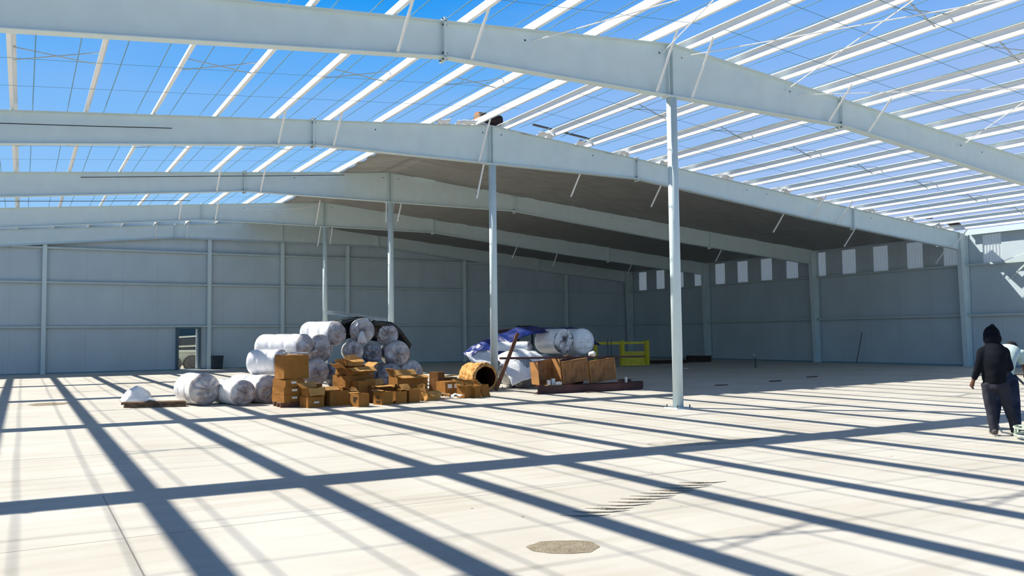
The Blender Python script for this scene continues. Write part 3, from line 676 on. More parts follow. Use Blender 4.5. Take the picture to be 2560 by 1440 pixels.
# ================================================================== cardboard boxes
def cbox(label, x0, x1, y0, y1, z0, z1, rot=0, flaps='', crush=.008, seed=0, labels=(), m='card', group='cardboard boxes', closed=False, shear=0, marks=(), tape=False):
    t = thing('cardboard_box', label, 'box', ((x0+x1)/2, (y0+y1)/2, z0), group)
    cx_, cy_ = (x0+x1)/2, (y0+y1)/2; th = .007; rot += 11
    mt = Matrix.Translation((cx_, cy_, z0)) @ Matrix.Rotation(math.radians(rot), 4, 'Z')
    if shear: mt = mt @ Matrix(((1, 0, shear, 0), (0, 1, 0, 0), (0, 0, 1, 0), (0, 0, 0, 1)))
    a, b, h = (x1-x0)/2, (y1-y0)/2, z1-z0
    def fin(mb): return mb.xf(mt).crush(crush, 5, seed)
    def panel(mb, p, q, r_, s_, nx=6, ny=4):
        # subdivided slab through four corners, given thickness along its normal
        p, q, r_, s_ = map(Vector, (p, q, r_, s_)); nn = (q-p).cross(s_-p).normalized()*th; k = len(mb.v)
        top = [(p*(1-u)+q*u)*(1-v)+(s_*(1-u)+r_*u)*v for v in (j/ny for j in range(ny+1)) for u in (i/nx for i in range(nx+1))]
        m1 = nx+1; cnt = len(top); vv = top+[v-nn for v in top]; ff = []
        for j in range(ny):
            for i in range(nx): q0 = j*m1+i; ff += [(q0, q0+1, q0+m1+1, q0+m1), (cnt+q0, cnt+q0+m1, cnt+q0+m1+1, cnt+q0+1)]
        for i in range(nx): ff += [(i, cnt+i, cnt+i+1, i+1), (ny*m1+i, ny*m1+i+1, cnt+ny*m1+i+1, cnt+ny*m1+i)]
        for j in range(ny): ff += [(j*m1, (j+1)*m1, cnt+(j+1)*m1, cnt+j*m1), (j*m1+nx, cnt+j*m1+nx, cnt+(j+1)*m1+nx, (j+1)*m1+nx)]
        return mb.add(vv, ff)
    bd = MB()
    panel(bd, (-a, -b, 0), (a, -b, 0), (a, -b, h), (-a, -b, h)); panel(bd, (a, -b, 0), (a, b, 0), (a, b, h), (a, -b, h))
    panel(bd, (a, b, 0), (-a, b, 0), (-a, b, h), (a, b, h)); panel(bd, (-a, b, 0), (-a, -b, 0), (-a, -b, h), (-a, b, h))
    panel(bd, (-a, -b, th), (a, -b, th), (a, b, th), (-a, b, th))
    if closed: panel(bd, (-a, -b, h), (a, -b, h), (a, b, h), (-a, b, h))
    obj('box_body', fin(bd), M[m], t)
    random.seed(seed)
    for f in flaps:
        side, up = f
        up = math.radians(up); g = min(a, b)*random.uniform(.8, 1.05); c_, s_ = math.cos(up)*g, math.sin(up)*g; e = .015
        fb = MB()
        if side == 'l': panel(fb, (-a, -b+e, h), (-a, b-e, h), (-a-c_, b-e*2, h+s_), (-a-c_, -b+e*2, h+s_))
        if side == 'r': panel(fb, (a, -b+e, h), (a, b-e, h), (a+c_, b-e, h+s_), (a+c_, -b+e*2, h+s_))
        if side == 'f': panel(fb, (-a+e, -b, h), (a-e, -b, h), (a-e*2, -b-c_, h+s_), (-a+e, -b-c_, h+s_))
        if side == 'b': panel(fb, (-a+e, b, h), (a-e, b, h), (a-e, b+c_, h+s_), (-a+e*2, b+c_, h+s_))
        for k, v in enumerate(fb.v): fb.v[k] = v
        obj('flap', fin(fb), M['card2'], t)
    for (u, v, wd, hh) in labels:
        obj('shipping_label', MB().xf(mt).add([mt @ Vector(p) for p in ((u*a*2-a, -b-.006-crush, v*h), (u*a*2-a+wd, -b-.006-crush, v*h), (u*a*2-a+wd, -b-.006-crush, v*h+hh), (u*a*2-a, -b-.006-crush, v*h+hh),
              (u*a*2-a, -b-.001, v*h), (u*a*2-a+wd, -b-.001, v*h), (u*a*2-a+wd, -b-.001, v*h+hh), (u*a*2-a, -b-.001, v*h+hh))],
              [(0, 1, 2, 3), (4, 7, 6, 5), (0, 4, 5, 1), (1, 5, 6, 2), (2, 6, 7, 3), (3, 7, 4, 0)]), M['paper'], t)
    for (u, v, wd, hh) in marks:   # dark printed marks / hand hole on the left face
        y_ = -b+u*2*b
        obj('hand_hole', MB().add([mt @ Vector(p) for p in ((-a-.006-crush, y_, v*h), (-a-.006-crush, y_+wd, v*h), (-a-.006-crush, y_+wd, v*h+hh), (-a-.006-crush, y_, v*h+hh),
              (-a+.001, y_, v*h), (-a+.001, y_+wd, v*h), (-a+.001, y_+wd, v*h+hh), (-a+.001, y_, v*h+hh))],
              [(0, 3, 2, 1), (4, 5, 6, 7), (0, 1, 5, 4), (1, 2, 6, 5), (2, 3, 7, 6), (3, 0, 4, 7)]), M['ink'], t)
    if tape: obj('tape_strip', MB().box(-.025, .025, -b-.004-crush, -b-.001, h*.55, h).xf(mt), M['tape'], t)
    return t
# pallet and tall stack
t = thing('pallet', 'dark low timber pallet under the tall stack of boxes', 'pallet', (-6.28, 5.5, 0))
for yy in (5.24, 5.5, 5.78): obj('bearer', MB().box(-6.6, -5.98, yy-.04, yy+.04, 0, .09), M['timber'], t)
for k in range(5): obj('deck_board', MB().box(-6.6+.13*k, -6.49+.13*k, 5.2, 5.82, .09, .11), M['lumber'], t)
SK = [('lowest flat box of the tall stack, white label at its middle', .112, .27), ('second flat box up in the tall stack, with a white label', .277, .43), ('third flat box up in the tall stack, label near its top right', .437, .60)]
for i, (lb, z0, z1) in enumerate(SK):
    cbox(lb, -6.6+.01*i, -6.0-(.11 if i == 2 else .0), 5.2, 5.78, z0, z1, rot=(1, -1, 1.5)[i], crush=.012, seed=20+i, labels=[(.3, .45, .12, .045)], closed=True)
cbox('tall brown box crowning the tall stack, metal strips on top', -6.57, -6.0, 5.22, 5.72, .61, 1.12, rot=-2, crush=.016, seed=30, closed=True, m='card')
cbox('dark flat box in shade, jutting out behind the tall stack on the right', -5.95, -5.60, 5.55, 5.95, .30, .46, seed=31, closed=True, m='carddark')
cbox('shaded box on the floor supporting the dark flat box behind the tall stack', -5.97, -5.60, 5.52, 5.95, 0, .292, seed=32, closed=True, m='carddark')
t = thing('metal_strip_bundle', 'bundle of grey metal strips lying on the tallest box', 'metal strips', (-6.3, 5.5, 1.145), None)
for k in range(6):
    dx_ = .04*k; obj('strip', MB().bar((-6.52+dx_, 5.62-.03*k, 1.16+.012*(k % 3)), (-5.98+dx_*.3, 5.30+.035*k, 1.155+.02*(k % 2)), .035, .008), M['galv'] if k % 2 else M['paper'], t)
obj('strip', MB().bar((-6.58, 5.3, 1.155), (-6.25, 5.55, 1.23), .04, .01), M['galv'], t)
# boxes in front
cbox('lower small box just right of the tall stack, with a white label', -6.19, -5.80, 4.75, 5.1, 0, .232, rot=2, seed=1, closed=True, labels=[(.36, .42, .12, .035)])
cbox('crushed open box sitting on the small labelled one', -6.17, -5.78, 4.77, 5.1, .238, .42, rot=-3, seed=2, crush=.024, flaps=[('l', 40), ('f', -60), ('b', 60)], labels=[(.66, .4, .07, .03)])
cbox('wide plain box on the floor, third from the left', -5.66, -5.17, 4.92, 5.28, 0, .325, rot=3, seed=3, flaps=[('b', 30)])
cbox('small square box nearest the camera, hand hole in its sunlit side', -5.22, -4.95, 4.3, 4.62, 0, .285, rot=2, seed=4, crush=.006, marks=[(.35, .38, .08, .05), (.2, .62, .14, .012), (.2, .70, .14, .012)], flaps=[('b', 5)])
cbox('torn small box behind the square box nearest the camera', -5.14, -4.92, 5.12, 5.4, 0, .36, seed=5, crush=.03, flaps=[('l', 20), ('f', -40)])
cbox('small square box with printed side, leftmost of three in a row', -4.62, -4.32, 4.5, 4.82, 0, .285, rot=2, seed=6, crush=.006, marks=[(.3, .5, .1, .04), (.2, .25, .14, .012), (.2, .17, .14, .012)], flaps=[('b', 12)])
cbox('plain small box, middle of three in a row', -4.22, -3.93, 4.62, 4.92, 0, .27, rot=-2, seed=7, crush=.006, flaps=[('r', 10)])
cbox('small box with folded rim, rightmost of three in a row', -3.88, -3.58, 4.70, 5.0, 0, .30, rot=3, seed=8, crush=.008, flaps=[('l', 5), ('b', 40)])
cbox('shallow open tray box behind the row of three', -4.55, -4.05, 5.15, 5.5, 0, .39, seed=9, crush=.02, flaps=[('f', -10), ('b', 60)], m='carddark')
cbox('wide base box of the central heap, behind the small square boxes', -5.06, -4.30, 5.72, 6.3, 0, .62, seed=10, crush=.015, closed=True)
cbox('plain box in front of the central heap, on the floor', -4.83, -4.4, 5.35, 5.68, 0, .50, rot=-3, seed=33, crush=.015, closed=True, marks=[])
cbox('box on a dark board right of the central heap', -4.28, -3.98, 5.75, 6.1, .0, .34, seed=11, closed=True)
cbox('crushed open box across the top of the central heap', -5.05, -4.30, 5.70, 6.15, .63, .80, rot=5, seed=12, crush=.035, flaps=[('l', 25), ('f', -25), ('b', 70), ('r', 30)], m='card')
cbox('topmost small box of the central heap, flap thrown open to the left', -4.85, -4.50, 5.85, 6.15, .83, .96, rot=-8, seed=13, crush=.02, flaps=[('l', 18), ('b', 55), ('f', -15)], m='card2')
cbox('long low open box with a sunlit flap, right of the central heap', -3.80, -2.98, 5.55, 6.0, 0, .56, rot=-4, seed=14, crush=.022, flaps=[('f', -14), ('b', 40), ('l', 60)])
cbox('crumpled torn box lying in front of the long open box', -3.36, -2.98, 4.95, 5.25, 0, .23, rot=12, seed=15, crush=.055, flaps=[('l', 75), ('b', 20), ('f', -50)], m='card2')
cbox('box with two white labels, left of the tan hollow roll', -2.35, -1.88, 6.0, 6.4, 0, .36, rot=-3, seed=16, crush=.014, labels=[(.16, .55, .12, .10), (.58, .55, .12, .10)], closed=True)
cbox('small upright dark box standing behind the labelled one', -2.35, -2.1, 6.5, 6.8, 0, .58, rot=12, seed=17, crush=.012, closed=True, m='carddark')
cbox('low open box with pale rim, beside the hollow roll', -1.82, -1.36, 6.05, 6.45, 0, .36, rot=-2, seed=18, crush=.018, flaps=[('b', 12)])
cbox('left box of the sunlit pair near the hollow roll', -2.26, -2.03, 5.12, 5.4, 0, .29, rot=5, seed=19, crush=.014, flaps=[('l', 25), ('f', 15), ('b', 45)], m='card')
cbox('right box of the sunlit pair near the hollow roll', -2.01, -1.80, 5.08, 5.36, 0, .285, rot=5, seed=34, crush=.014, flaps=[('r', 20), ('b', 50)], m='card')
cbox('small tilted box at the right end of the box row', -1.70, -1.46, 5.2, 5.46, 0, .30, rot=-4, seed=35, crush=.02, shear=-.22, flaps=[('l', 60), ('b', 40)], m='card')
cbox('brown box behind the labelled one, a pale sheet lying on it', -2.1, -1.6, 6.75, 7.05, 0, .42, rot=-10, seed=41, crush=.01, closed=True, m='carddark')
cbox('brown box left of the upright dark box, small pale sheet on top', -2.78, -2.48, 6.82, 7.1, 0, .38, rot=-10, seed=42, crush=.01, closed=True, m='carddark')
for i, (x, y, z, a_, b_, rz, lb) in enumerate([(-1.85, 6.9, .445, .6, .3, 10, 'flat pale cardboard sheet resting behind the labelled box'), (-2.62, 6.95, .40, .35, .25, -8, 'small pale cardboard sheet left of the upright dark box')]):
    mb = MB().box(-a_/2, a_/2, -b_/2, b_/2, 0, .012); mb.xf(Matrix.Translation((x, y, z)) @ Matrix.Rotation(math.radians(rz), 4, 'Z') @ Matrix.Rotation(math.radians(-3), 4, 'Y')); single('cardboard_sheet', mb, M['card2'], lb, 'cardboard')
def blanket(x0, x1, y0, y1, zf, n1, n2, amp, sc, seed, th=.005):
    vs_ = []; fs_ = []
    for i in range(n1+1):
        for j in range(n2+1):
            u, v = i/n1, j/n2; x = x0+(x1-x0)*u; y = y0+(y1-y0)*v
            vs_.append((x+amp*.5*noise.noise(Vector((x*sc, y*sc, seed+3))), y+amp*.5*noise.noise(Vector((x*sc, y*sc, seed+5))), zf(u, v)+amp*noise.noise(Vector((x*sc, y*sc, seed)))))
    for i in range(n1):
        for j in range(n2): a = i*(n2+1)+j; fs_.append((a, a+1, a+n2+2, a+n2+1))
    return MB().add(vs_, fs_)
def sheet(name, mb, m, label, cat, th=.005, group=None):
    o = single(name, mb, m, label, cat, group, smooth=True); sm = o.modifiers.new('s', 'SOLIDIFY'); sm.thickness = th; return o
for i, (x, y, lb, m) in enumerate([(-2.82, 5.55, 'crumpled grey paper scrap on the floor left of the sunlit box pair', 'filmgrey'), (-2.62, 5.3, 'torn cardboard scrap on the floor left of the sunlit box pair', 'card2'), (-2.55, 5.62, 'crumpled dark scrap in front of the labelled box', 'filmgrey'), (-2.42, 5.15, 'small grey crumpled scrap touching the sunlit box pair', 'paper')]):
    sheet('paper_scrap', blanket(x-.14, x+.14, y-.1, y+.1, lambda u, v: .05+.05*math.sin(PI*u), 14, 10, .08, 9, i*3.3), M[m], lb, 'scrap')
# ------------------------------------------------------------------ hollow tan roll
t = thing('hollow_roll', 'crumbling tan hollow roll with a dark round opening, beside the second column', 'roll', (-.55, 7.6, 0))
A_ = Vector((-.64, 6.95, .37)); mtr = Matrix.Translation(A_) @ Matrix.Rotation(math.radians(-4), 4, 'Z')
n = 56; ny = 26; vs_ = []; fs_ = []
for lay, rb in ((0, .37), (1, .295)):
    for i in range(ny+1):
        y = 1.0*i/ny
        for j in range(n):
            th = 2*PI*j/n; q = Vector((math.cos(th), math.sin(th), y*1.2))
            rr = rb*(1+(.12*noise.noise(q*1.6)+.09*noise.noise(q*5)+.05*noise.noise(q*13) if lay == 0 else .05*noise.noise(q*2)))
            if lay == 0 and math.sin(th) > .6 and .0 < y < .45: rr += .035*abs(noise.noise(q*7))
            yy = y+(.06*noise.noise(Vector((math.cos(th)*2, math.sin(th)*2, 3))) if i == 0 else 0)
            z = rr*math.sin(th)
            if rr*math.sin(th) < -.345: z = -.36
            vs_.append((rr*math.cos(th), yy, z))
m0 = (ny+1)*n
for i in range(ny):
    for j in range(n):
        fs_.append((i*n+j, i*n+(j+1) % n, (i+1)*n+(j+1) % n, (i+1)*n+j))
for j in range(n): fs_.append((j, m0+j, m0+(j+1) % n, (j+1) % n)); fs_.append((ny*n+j, ny*n+(j+1) % n, m0+ny*n+(j+1) % n, m0+ny*n+j))
obj('foam_shell', MB().add(vs_, fs_).xf(mtr), M['foam'], t, smooth=True)
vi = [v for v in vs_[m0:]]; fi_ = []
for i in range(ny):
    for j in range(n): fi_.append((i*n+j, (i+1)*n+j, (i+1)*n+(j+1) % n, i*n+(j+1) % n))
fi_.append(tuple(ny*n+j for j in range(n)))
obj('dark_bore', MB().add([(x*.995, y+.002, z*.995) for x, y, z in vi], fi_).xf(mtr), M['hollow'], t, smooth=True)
# leaning plank
single('timber_plank', MB().bar((-.40, 6.83, .02), (.34, 6.88, 1.55), .10, .035, up=(0, 1, 0)), M['timber'], 'rough brown plank leaning up against the blue tarp pile', 'plank')
# ------------------------------------------------------------------ right pile
roll((2.68, 8.1, 1.30), 8, .375, 1.0, 40, 'bright white roll with dark swirled end, on top of the right pile', mbody='filmwhite', mend='darkfoil', bulge=.04, group='rolls of the right pile', straps=())
roll((3.62, 8.45, 1.28), -2, .40, .9, 41, 'pale grey-white roll right of the bright one, on the right pile', mbody='filmwhite', mend='filmwhite', bulge=.22, group='rolls of the right pile', straps=())
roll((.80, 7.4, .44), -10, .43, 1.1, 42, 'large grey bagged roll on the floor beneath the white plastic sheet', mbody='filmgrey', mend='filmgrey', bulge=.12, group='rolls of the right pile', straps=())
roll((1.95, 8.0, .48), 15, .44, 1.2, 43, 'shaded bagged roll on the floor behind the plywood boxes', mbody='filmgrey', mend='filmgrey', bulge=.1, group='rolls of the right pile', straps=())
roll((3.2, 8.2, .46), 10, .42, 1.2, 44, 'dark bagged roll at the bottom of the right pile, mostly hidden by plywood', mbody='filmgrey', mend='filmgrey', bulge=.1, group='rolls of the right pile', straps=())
roll((1.55, 8.3, 1.12), 62, .24, 1.1, 45, 'flat white bagged roll sagging under the blue tarp', mbody='filmwhite', mend='film', bulge=.1, group='rolls of the right pile', squash=.8, straps=())
def dz1(u, v):
    return .30+.72*math.sin(min(1, v*1.25)*PI*.5)+.10*math.sin(PI*u) - .18*(1-v)*(u) - (.20*(1-u)**3)
sheet('white_sheet', blanket(.2, 1.6, 7.02, 8.1, dz1, 40, 26, .07, 4, 2), M['filmwhite'], 'rumpled white plastic sheet thrown over the grey roll, behind the leaning plank', 'plastic sheet')
def dz2(u, v):
    zz = 1.10+.62*min(1, u*1.5)**.8+(.02*math.sin(u*9))
    return zz-(1-v)**2*(.42 if u < .35 else .18)
sheet('blue_tarp', blanket(.15, 2.45, 8.45, 9.4, dz2, 44, 20, .07, 3.3, 6), M['blue'], 'dark blue tarp covering the back of the right pile', 'tarp')
sheet('blue_tarp', blanket(2.45, 4.9, 9.3, 10.0, lambda u, v: 1.72-.75*max(0, u-.62)*2.0-.02*v, 30, 14, .05, 3.3, 9), M['blue'], 'strip of blue tarp showing behind and right of the two white rolls', 'tarp')
sheet('blue_tarp', blanket(-.35, .12, 8.3, 8.9, lambda u, v: .92+.30*u+.05*v, 14, 10, .07, 6, 12), M['blue'], 'small crumpled end of blue tarp sticking out left of the second column', 'tarp')
sheet('white_sheet', blanket(-.45, .3, 7.85, 8.5, lambda u, v: .55+.45*v+.05*u, 16, 12, .08, 5, 15), M['filmwhite'], 'small white plastic sheet wrapped round the foot of the second column', 'plastic sheet')
single('dark_batten', MB().bar((.95, 9.45, 1.60), (1.75, 9.5, 1.66), .12, .10), M['maroon'], 'end of a dark batten poking out under the blue tarp', 'batten')
# plywood boxes, beams
def plybox(name, label, x0, x1, y0, y1, z0, z1, tilt, parts):
    t = thing(name, label, 'crate', ((x0+x1)/2, y1, z0), 'plywood boxes on the maroon beam'); mt = Matrix.Translation(((x0+x1)/2, y0, z0)) @ Matrix.Rotation(math.radians(tilt), 4, 'Y')
    a = (x1-x0)/2; d = y1-y0; h = z1-z0; th = .018
    obj('bottom', MB().box(-a, a, 0, d, 0, th).xf(mt), M['ply'], t); obj('back', MB().box(-a, a, d-th, d, th, h).xf(mt), M['ply'], t)
    for s_ in (-1, 1): obj('side', MB().box(s_*a-(th if s_ > 0 else 0), s_*a+(th if s_ < 0 else 0), 0, d-th, th, h).xf(mt), M['plydark'], t)
    if 'front' in parts: obj('front', MB().box(-a+th, a-th, .002, th, th, h-.01).xf(mt), M['ply'], t)
    if 'top' in parts: obj('top', MB().box(-a, a, 0, d, h, h+th).xf(mt), M['plydark'], t)
    return t
plybox('plywood_box', 'open-fronted plywood box at the left, white fittings inside', .10, .80, 5.42, 5.80, .24, .83, -6, ())
plybox('plywood_box', 'closed plywood box in the middle, dark knots on its face', .84, 1.66, 5.40, 5.52, .24, .82, -6, ('front', 'top'))
plybox('plywood_box', 'closed plywood box at the right end of the maroon beam', 1.70, 2.54, 5.36, 5.48, .24, .81, -6, ('front', 'top'))
def hbeam(p, q, h, wd):
    mb = MB(); p = Vector(p); q = Vector(q)
    z = Vector((0, 0, 1)); mb.bar(p+z*(h-.01), q+z*(h-.01), wd, .018); mb.bar(p+z*.01, q+z*.01, wd, .018); mb.bar(p+z*h/2+Vector((0, -wd/2+.01, 0)), q+z*h/2+Vector((0, -wd/2+.01, 0)), .014, h-.036); return mb
single('maroon_beam', hbeam((-.14, 5.22, 0), (3.02, 4.98, 0), .195, .22), M['maroon'], 'deep maroon steel beam on the floor in front of the plywood boxes', 'beam')
single('maroon_beam', hbeam((.1, 5.50, 0), (3.4, 5.38, 0), .195, .16), M['maroon'], 'second maroon beam on the floor under the plywood boxes, behind the first', 'beam')
single('maroon_rail', MB().bar((-.92, 5.66, .915), (3.55, 5.43, .865), .07, .055), M['maroon'], 'long thin maroon rail lying across the tops of the plywood boxes', 'rail')
single('timber_plank', MB().box(.62, 1.1, 4.72, 4.80, 0, .02).xf(Matrix.Translation((.5, .05, 0))), M['lumber'], 'short pale wood strip on the floor before the maroon beam', 'plank')
single('steel_channel', MB().box(3.15, 3.5, 5.95, 6.12, .0, .22), M['maroon'], 'short dark steel offcut beyond the right end of the maroon beams', 'offcut')
for i, (x, y, z, s_, lb) in enumerate([(.28, 5.25, .213, (.07, .07, .12), 'white plastic fitting standing at the left inside the open plywood box'), (.40, 5.24, .213, (.10, .06, .16), 'grey fitting stacked beside the white one at the open plywood box'), (.53, 5.21, .213, (.18, .10, .07), 'white block with a dark square, in front of the open plywood box'), (2.62, 5.06, .197, (.05, .05, .14), 'white plastic piece at the right end of the plywood boxes')]):
    single('plastic_fitting', MB().box(x-s_[0]/2, x+s_[0]/2, y-s_[1]/2, y+s_[1]/2, z, z+s_[2]).crush(.008, 9, i), M['paper'] if i != 1 else M['galv'], lb, 'fitting')
single('pale_board', MB().box(.2, .62, 5.16, 5.34, .197, .212), M['card2'], 'pale board lying on the maroon beam at its left end', 'board')
mb = MB().ell((1.86, 5.51, .965), (.10, .09, .08), 14, 10); mb.crush(.05, 9, 4)
single('crumpled_plastic', mb, M['paper'], 'crumpled white plastic lump on the long maroon rail', 'plastic', smooth=True)
single('dark_cloth', blanket(1.2, 2.0, 6.15, 6.6, lambda u, v: .02+.94*math.sin(PI*u)**.3*math.sin(PI*min(1, v+.12))**.35, 20, 10, .04, 5, 31), M['rust'], 'brown cloth bundled behind the maroon rail', 'cloth', smooth=True).modifiers.new('s', 'SOLIDIFY').thickness = .02
# yellow frame trolley
t = thing('yellow_frame', 'yellow steel frame trolley in the shade right of the pile', 'frame', (12.2, 17.2, 0))
Y_ = M['yellow']
Pn = {'a': (10.9, 17.9), 'b': (12.05, 17.45), 'c': (13.15, 17.05)}
for k in ('b', 'c'): obj('post', MB().box(Pn[k][0]-.08, Pn[k][0]+.08, Pn[k][1]-.08, Pn[k][1]+.08, .06, 1.18), Y_, t)
obj('post', MB().box(10.84, 10.96, 17.84, 17.96, .06, 1.18), Y_, t)
for z, wd in ((1.08, .10), (.66, .06), (.13, .16)): obj('rail', MB().bar((Pn['b'][0], Pn['b'][1], z), (Pn['c'][0], Pn['c'][1], z), .06, wd), Y_, t)
for z, wd in ((1.08, .12),): obj('rail', MB().bar((Pn['a'][0], Pn['a'][1], z), (Pn['b'][0], Pn['b'][1], z), .06, wd), Y_, t)
obj('panel', MB().bar((Pn['b'][0], Pn['b'][1]+.05, .40), (Pn['c'][0], Pn['c'][1]+.05, .40), .02, .44), Y_, t)
for x in (11.35, 11.55): single('steel_rod', MB().tube([(x, 17.6, 0), (x+.02, 17.62, 1.3)], .02, 6), M['bolt'], 'thin dark rod standing %s by the yellow frame' % ('farther left' if x < 11.4 else 'nearer the yellow post'), 'rod')
# floor oddments in the shade
t = thing('stand_pipe', 'short dark pipe with a small tap standing on the shaded floor', 'pipe', (15.14, 12.4, 0))
obj('pipe', MB().tube([(15.14, 12.4, 0), (15.14, 12.4, .46)], .035, 10), M['bolt'], t); obj('tap', MB().tube([(15.14, 12.4, .45), (15.02, 12.36, .54), (14.98, 12.36, .62)], .025, 8), M['galv'], t)
single('steel_rod', MB().tube([(22.0, 12.75, 0), (22.3, 12.62, 1.42)], .022, 6), M['bolt'], 'thin dark rod leaning on the shaded right wall', 'rod')
for i, (x0, x1, y, z, lb) in enumerate([(15.3, 17.3, 19.6, .16, 'dark metal offcuts piled by the right wall, behind the nearest column'), (18.2, 19.3, 20.0, .32, 'dark object on a low stack near the third wall column')]):
    single('metal_offcut', MB().bar((x0, y, z/2), (x1, y-.5, z/2), .35, z).crush(.05, 2, i), M['rust'], lb, 'offcut')
for i, (x, y) in enumerate([(8.2, 5.2), (10.9, 6.1), (12.4, 14.0), (5.6, 4.8)]):
    single('debris', MB().bar((x, y, .012), (x+.35, y-.12, .02), .09, .02).crush(.01, 6, i), M['rust'] if i != 2 else M['paper'], ['dark scrap strip on the shaded floor near the sunlight edge', 'dark scrap strip on the shaded floor, farther right', 'pale scrap on the shaded floor behind the nearest column', 'small dark scrap just inside the shade beside the nearest column'][i], 'scrap')
# ------------------------------------------------------------------ left floor oddments
t = thing('timber_stack', 'low stack of grey timber boards left of the big bagged roll', 'timber', (-8.8, 7.3, 0))
for k, (dy, z, x0) in enumerate([(0, 0, -9.35), (.14, 0, -9.45), (.28, 0, -9.42), (.02, .062, -9.38), (.18, .062, -9.5), (.30, .062, -9.47)]):
    obj('board', MB().bar((x0, 7.30+dy, z+.03), (-8.25, 6.92+dy, z+.03), .12, .055), M['lumber'], t)
mb = blanket(-9.35, -8.62, 9.0, 9.75, lambda u, v: .02+.34*math.sin(PI*min(1, max(0, u)))**.8*math.sin(PI*v)**.7, 26, 22, .07, 5, 21)
sheet('white_sheet', mb, M['filmwhite'], 'crumpled heap of white plastic alone on the floor left of the rolls', 'plastic sheet')
# sandy patches and marks: thin dried material lying on the slab
def patch(cx_, cy_, rx, ry, rot, m, label, seed, th=.006):
    n_ = 48; vv = [(0, 0, th*1.6)]; ff = []
    for rg, q in ((1, .55), (2, 1.0)):
        for j in range(n_):
            a = 2*PI*j/n_; k = q*(1+.22*noise.noise(Vector((math.cos(a)*1.6, math.sin(a)*1.6, seed)))+.06*noise.noise(Vector((math.cos(a)*6, math.sin(a)*6, seed))))
            vv.append((rx*k*math.cos(a), ry*k*math.sin(a), th if rg == 1 else .001))
    for j in range(n_): ff += [(0, 1+j, 1+(j+1) % n_), (1+j, 1+n_+j, 1+n_+(j+1) % n_, 1+(j+1) % n_)]
    mb = MB().add(vv, ff).xf(Matrix.Translation((cx_, cy_, .001)) @ Matrix.Rotation(math.radians(rot), 4, 'Z'))
    return single('sand_patch', mb, m, label, 'patch', smooth=True)
patch(-8.06, -7.96, .26, .19, -30, M['sand'], 'oval damp sand patch on the sunlit floor in the near centre', 1)
patch(-10.85, 9.75, .42, .5, 0, M['sand'], 'brownish patch on the floor at the far left', 2)
patch(-3.2, -4.2, .9, .28, -12, mat('faint_sand_dust', (.50, .47, .39), .95, scale=5, var=.3), 'faint dusty patch just before the long rafter shadow, centre right', 3, .003)
for k in range(12):
    f = k/11; x = -7.35+1.85*f; y = -7.22+.62*f
    mb = MB().tube([(x-.16, y+.16, .001), (x-.04, y+.02, .003), (x+.1, y-.05, .003), (x+.20+.08*(k % 2), y-.06, .001)], [.002, .008+.005*(k % 3)/2, .007, .002], 5)
    single('mud_mark', mb, M['sand'], 'curved mud tread mark on the sunlit floor, %s in the row from the near end' % ORD[k], 'mark', 'row of curved tread marks')

# ================================================================== people and machine at the right
def frame_at(px, py, head):
    """local frame: x = right of the figure, y = forward, z = up"""
    return Matrix.Translation((px, py, 0)) @ Matrix.Rotation(-math.radians(head), 4, 'Z')
def person_parts(mt, J, name_label, hooded):
    pass
def hand(mb, wrist, dirn, palm_n, curl, side, s=1.0):
    """palm plus five separate fingers as tapered capsules"""
    w = Vector(wrist); d = Vector(dirn).normalized(); n_ = Vector(palm_n).normalized(); r = d.cross(n_).normalized()*side
    mb.tube([w-d*.03*s, w+d*.015*s, w+d*.05*s, w+d*.085*s], [(.020*s, .026*s), (.018*s, .030*s), (.016*s, .038*s), (.013*s, .038*s)] if False else [.024*s, .027*s, .033*s, .028*s], 12)
    for k, (o_, ln_) in enumerate(((-.028, .070), (-.010, .080), (.009, .076), (.027, .060))):
        p0 = w+d*.075*s+r*o_*s; p1 = p0+(d*math.cos(curl*.5)+n_*math.sin(curl*.5))*ln_*.45*s
        p2 = p1+(d*math.cos(curl*1.3)+n_*math.sin(curl*1.3))*ln_*.32*s; p3 = p2+(d*math.cos(curl*2)+n_*math.sin(curl*2))*ln_*.26*s
        mb.tube([p0-d*.015*s, p1, p2, p3], [.0095*s, .009*s, .0085*s, .006*s], 8)
    t0 = w+d*.025*s-r*.028*s; t1 = t0+(d*.5-r*.7+n_*.35)*.04*s; t2 = t1+(d*.9-r*.15+n_*.4)*.035*s
    mb.tube([t0, t1, t2], [.013*s, .0105*s, .007*s], 8)

# ---- hooded worker, seen from behind
bx, by, hd = .585, -6.065, 52
m0 = frame_at(bx, by, hd)
P = lambda x, y, z: m0 @ Vector((x, y, z))
t = thing('person', 'person in black hooded sweatshirt and dark trousers, standing with back to camera, left hand lowered', 'person', (bx, by, 0))
b = MB()   # continuous body
b.tube([P(0, .02, .72), P(0, .0, .86), P(0, -.01, 1.02), P(0, 0, 1.18), P(0, .02, 1.27)], [(.13, .09), (.12, .085), (.14, .09), (.16, .095), (.10, .07)], 16)
b.tube([P(0, .03, 1.24), P(0, .07, 1.34)], [.055, .05], 12)
b.ell(P(0, .10, 1.42), (.073, .09, .105), 16, 12, Matrix.Rotation(-math.radians(hd), 4, 'Z'))
b.ell(P(0, .195, 1.41), (.012, .02, .02), 8, 6); b.ell(P(0, .185, 1.375), (.025, .01, .01), 8, 6)
for sx in (-1, 1): b.ell(P(sx*.078, .09, 1.42), (.012, .015, .028), 8, 6)
LA = [P(-.135, .0, 1.20), P(-.20, -.01, .97), P(-.265, .06, .76)]
RA = [P(.135, .0, 1.20), P(.20, .0, .95), P(.11, .20, .87)]
for A in (LA, RA): b.tube([A[0], A[0].lerp(A[1], .5), A[1], A[1].lerp(A[2], .5), A[2]], [.052, .046, .037, .034, .026], 12)
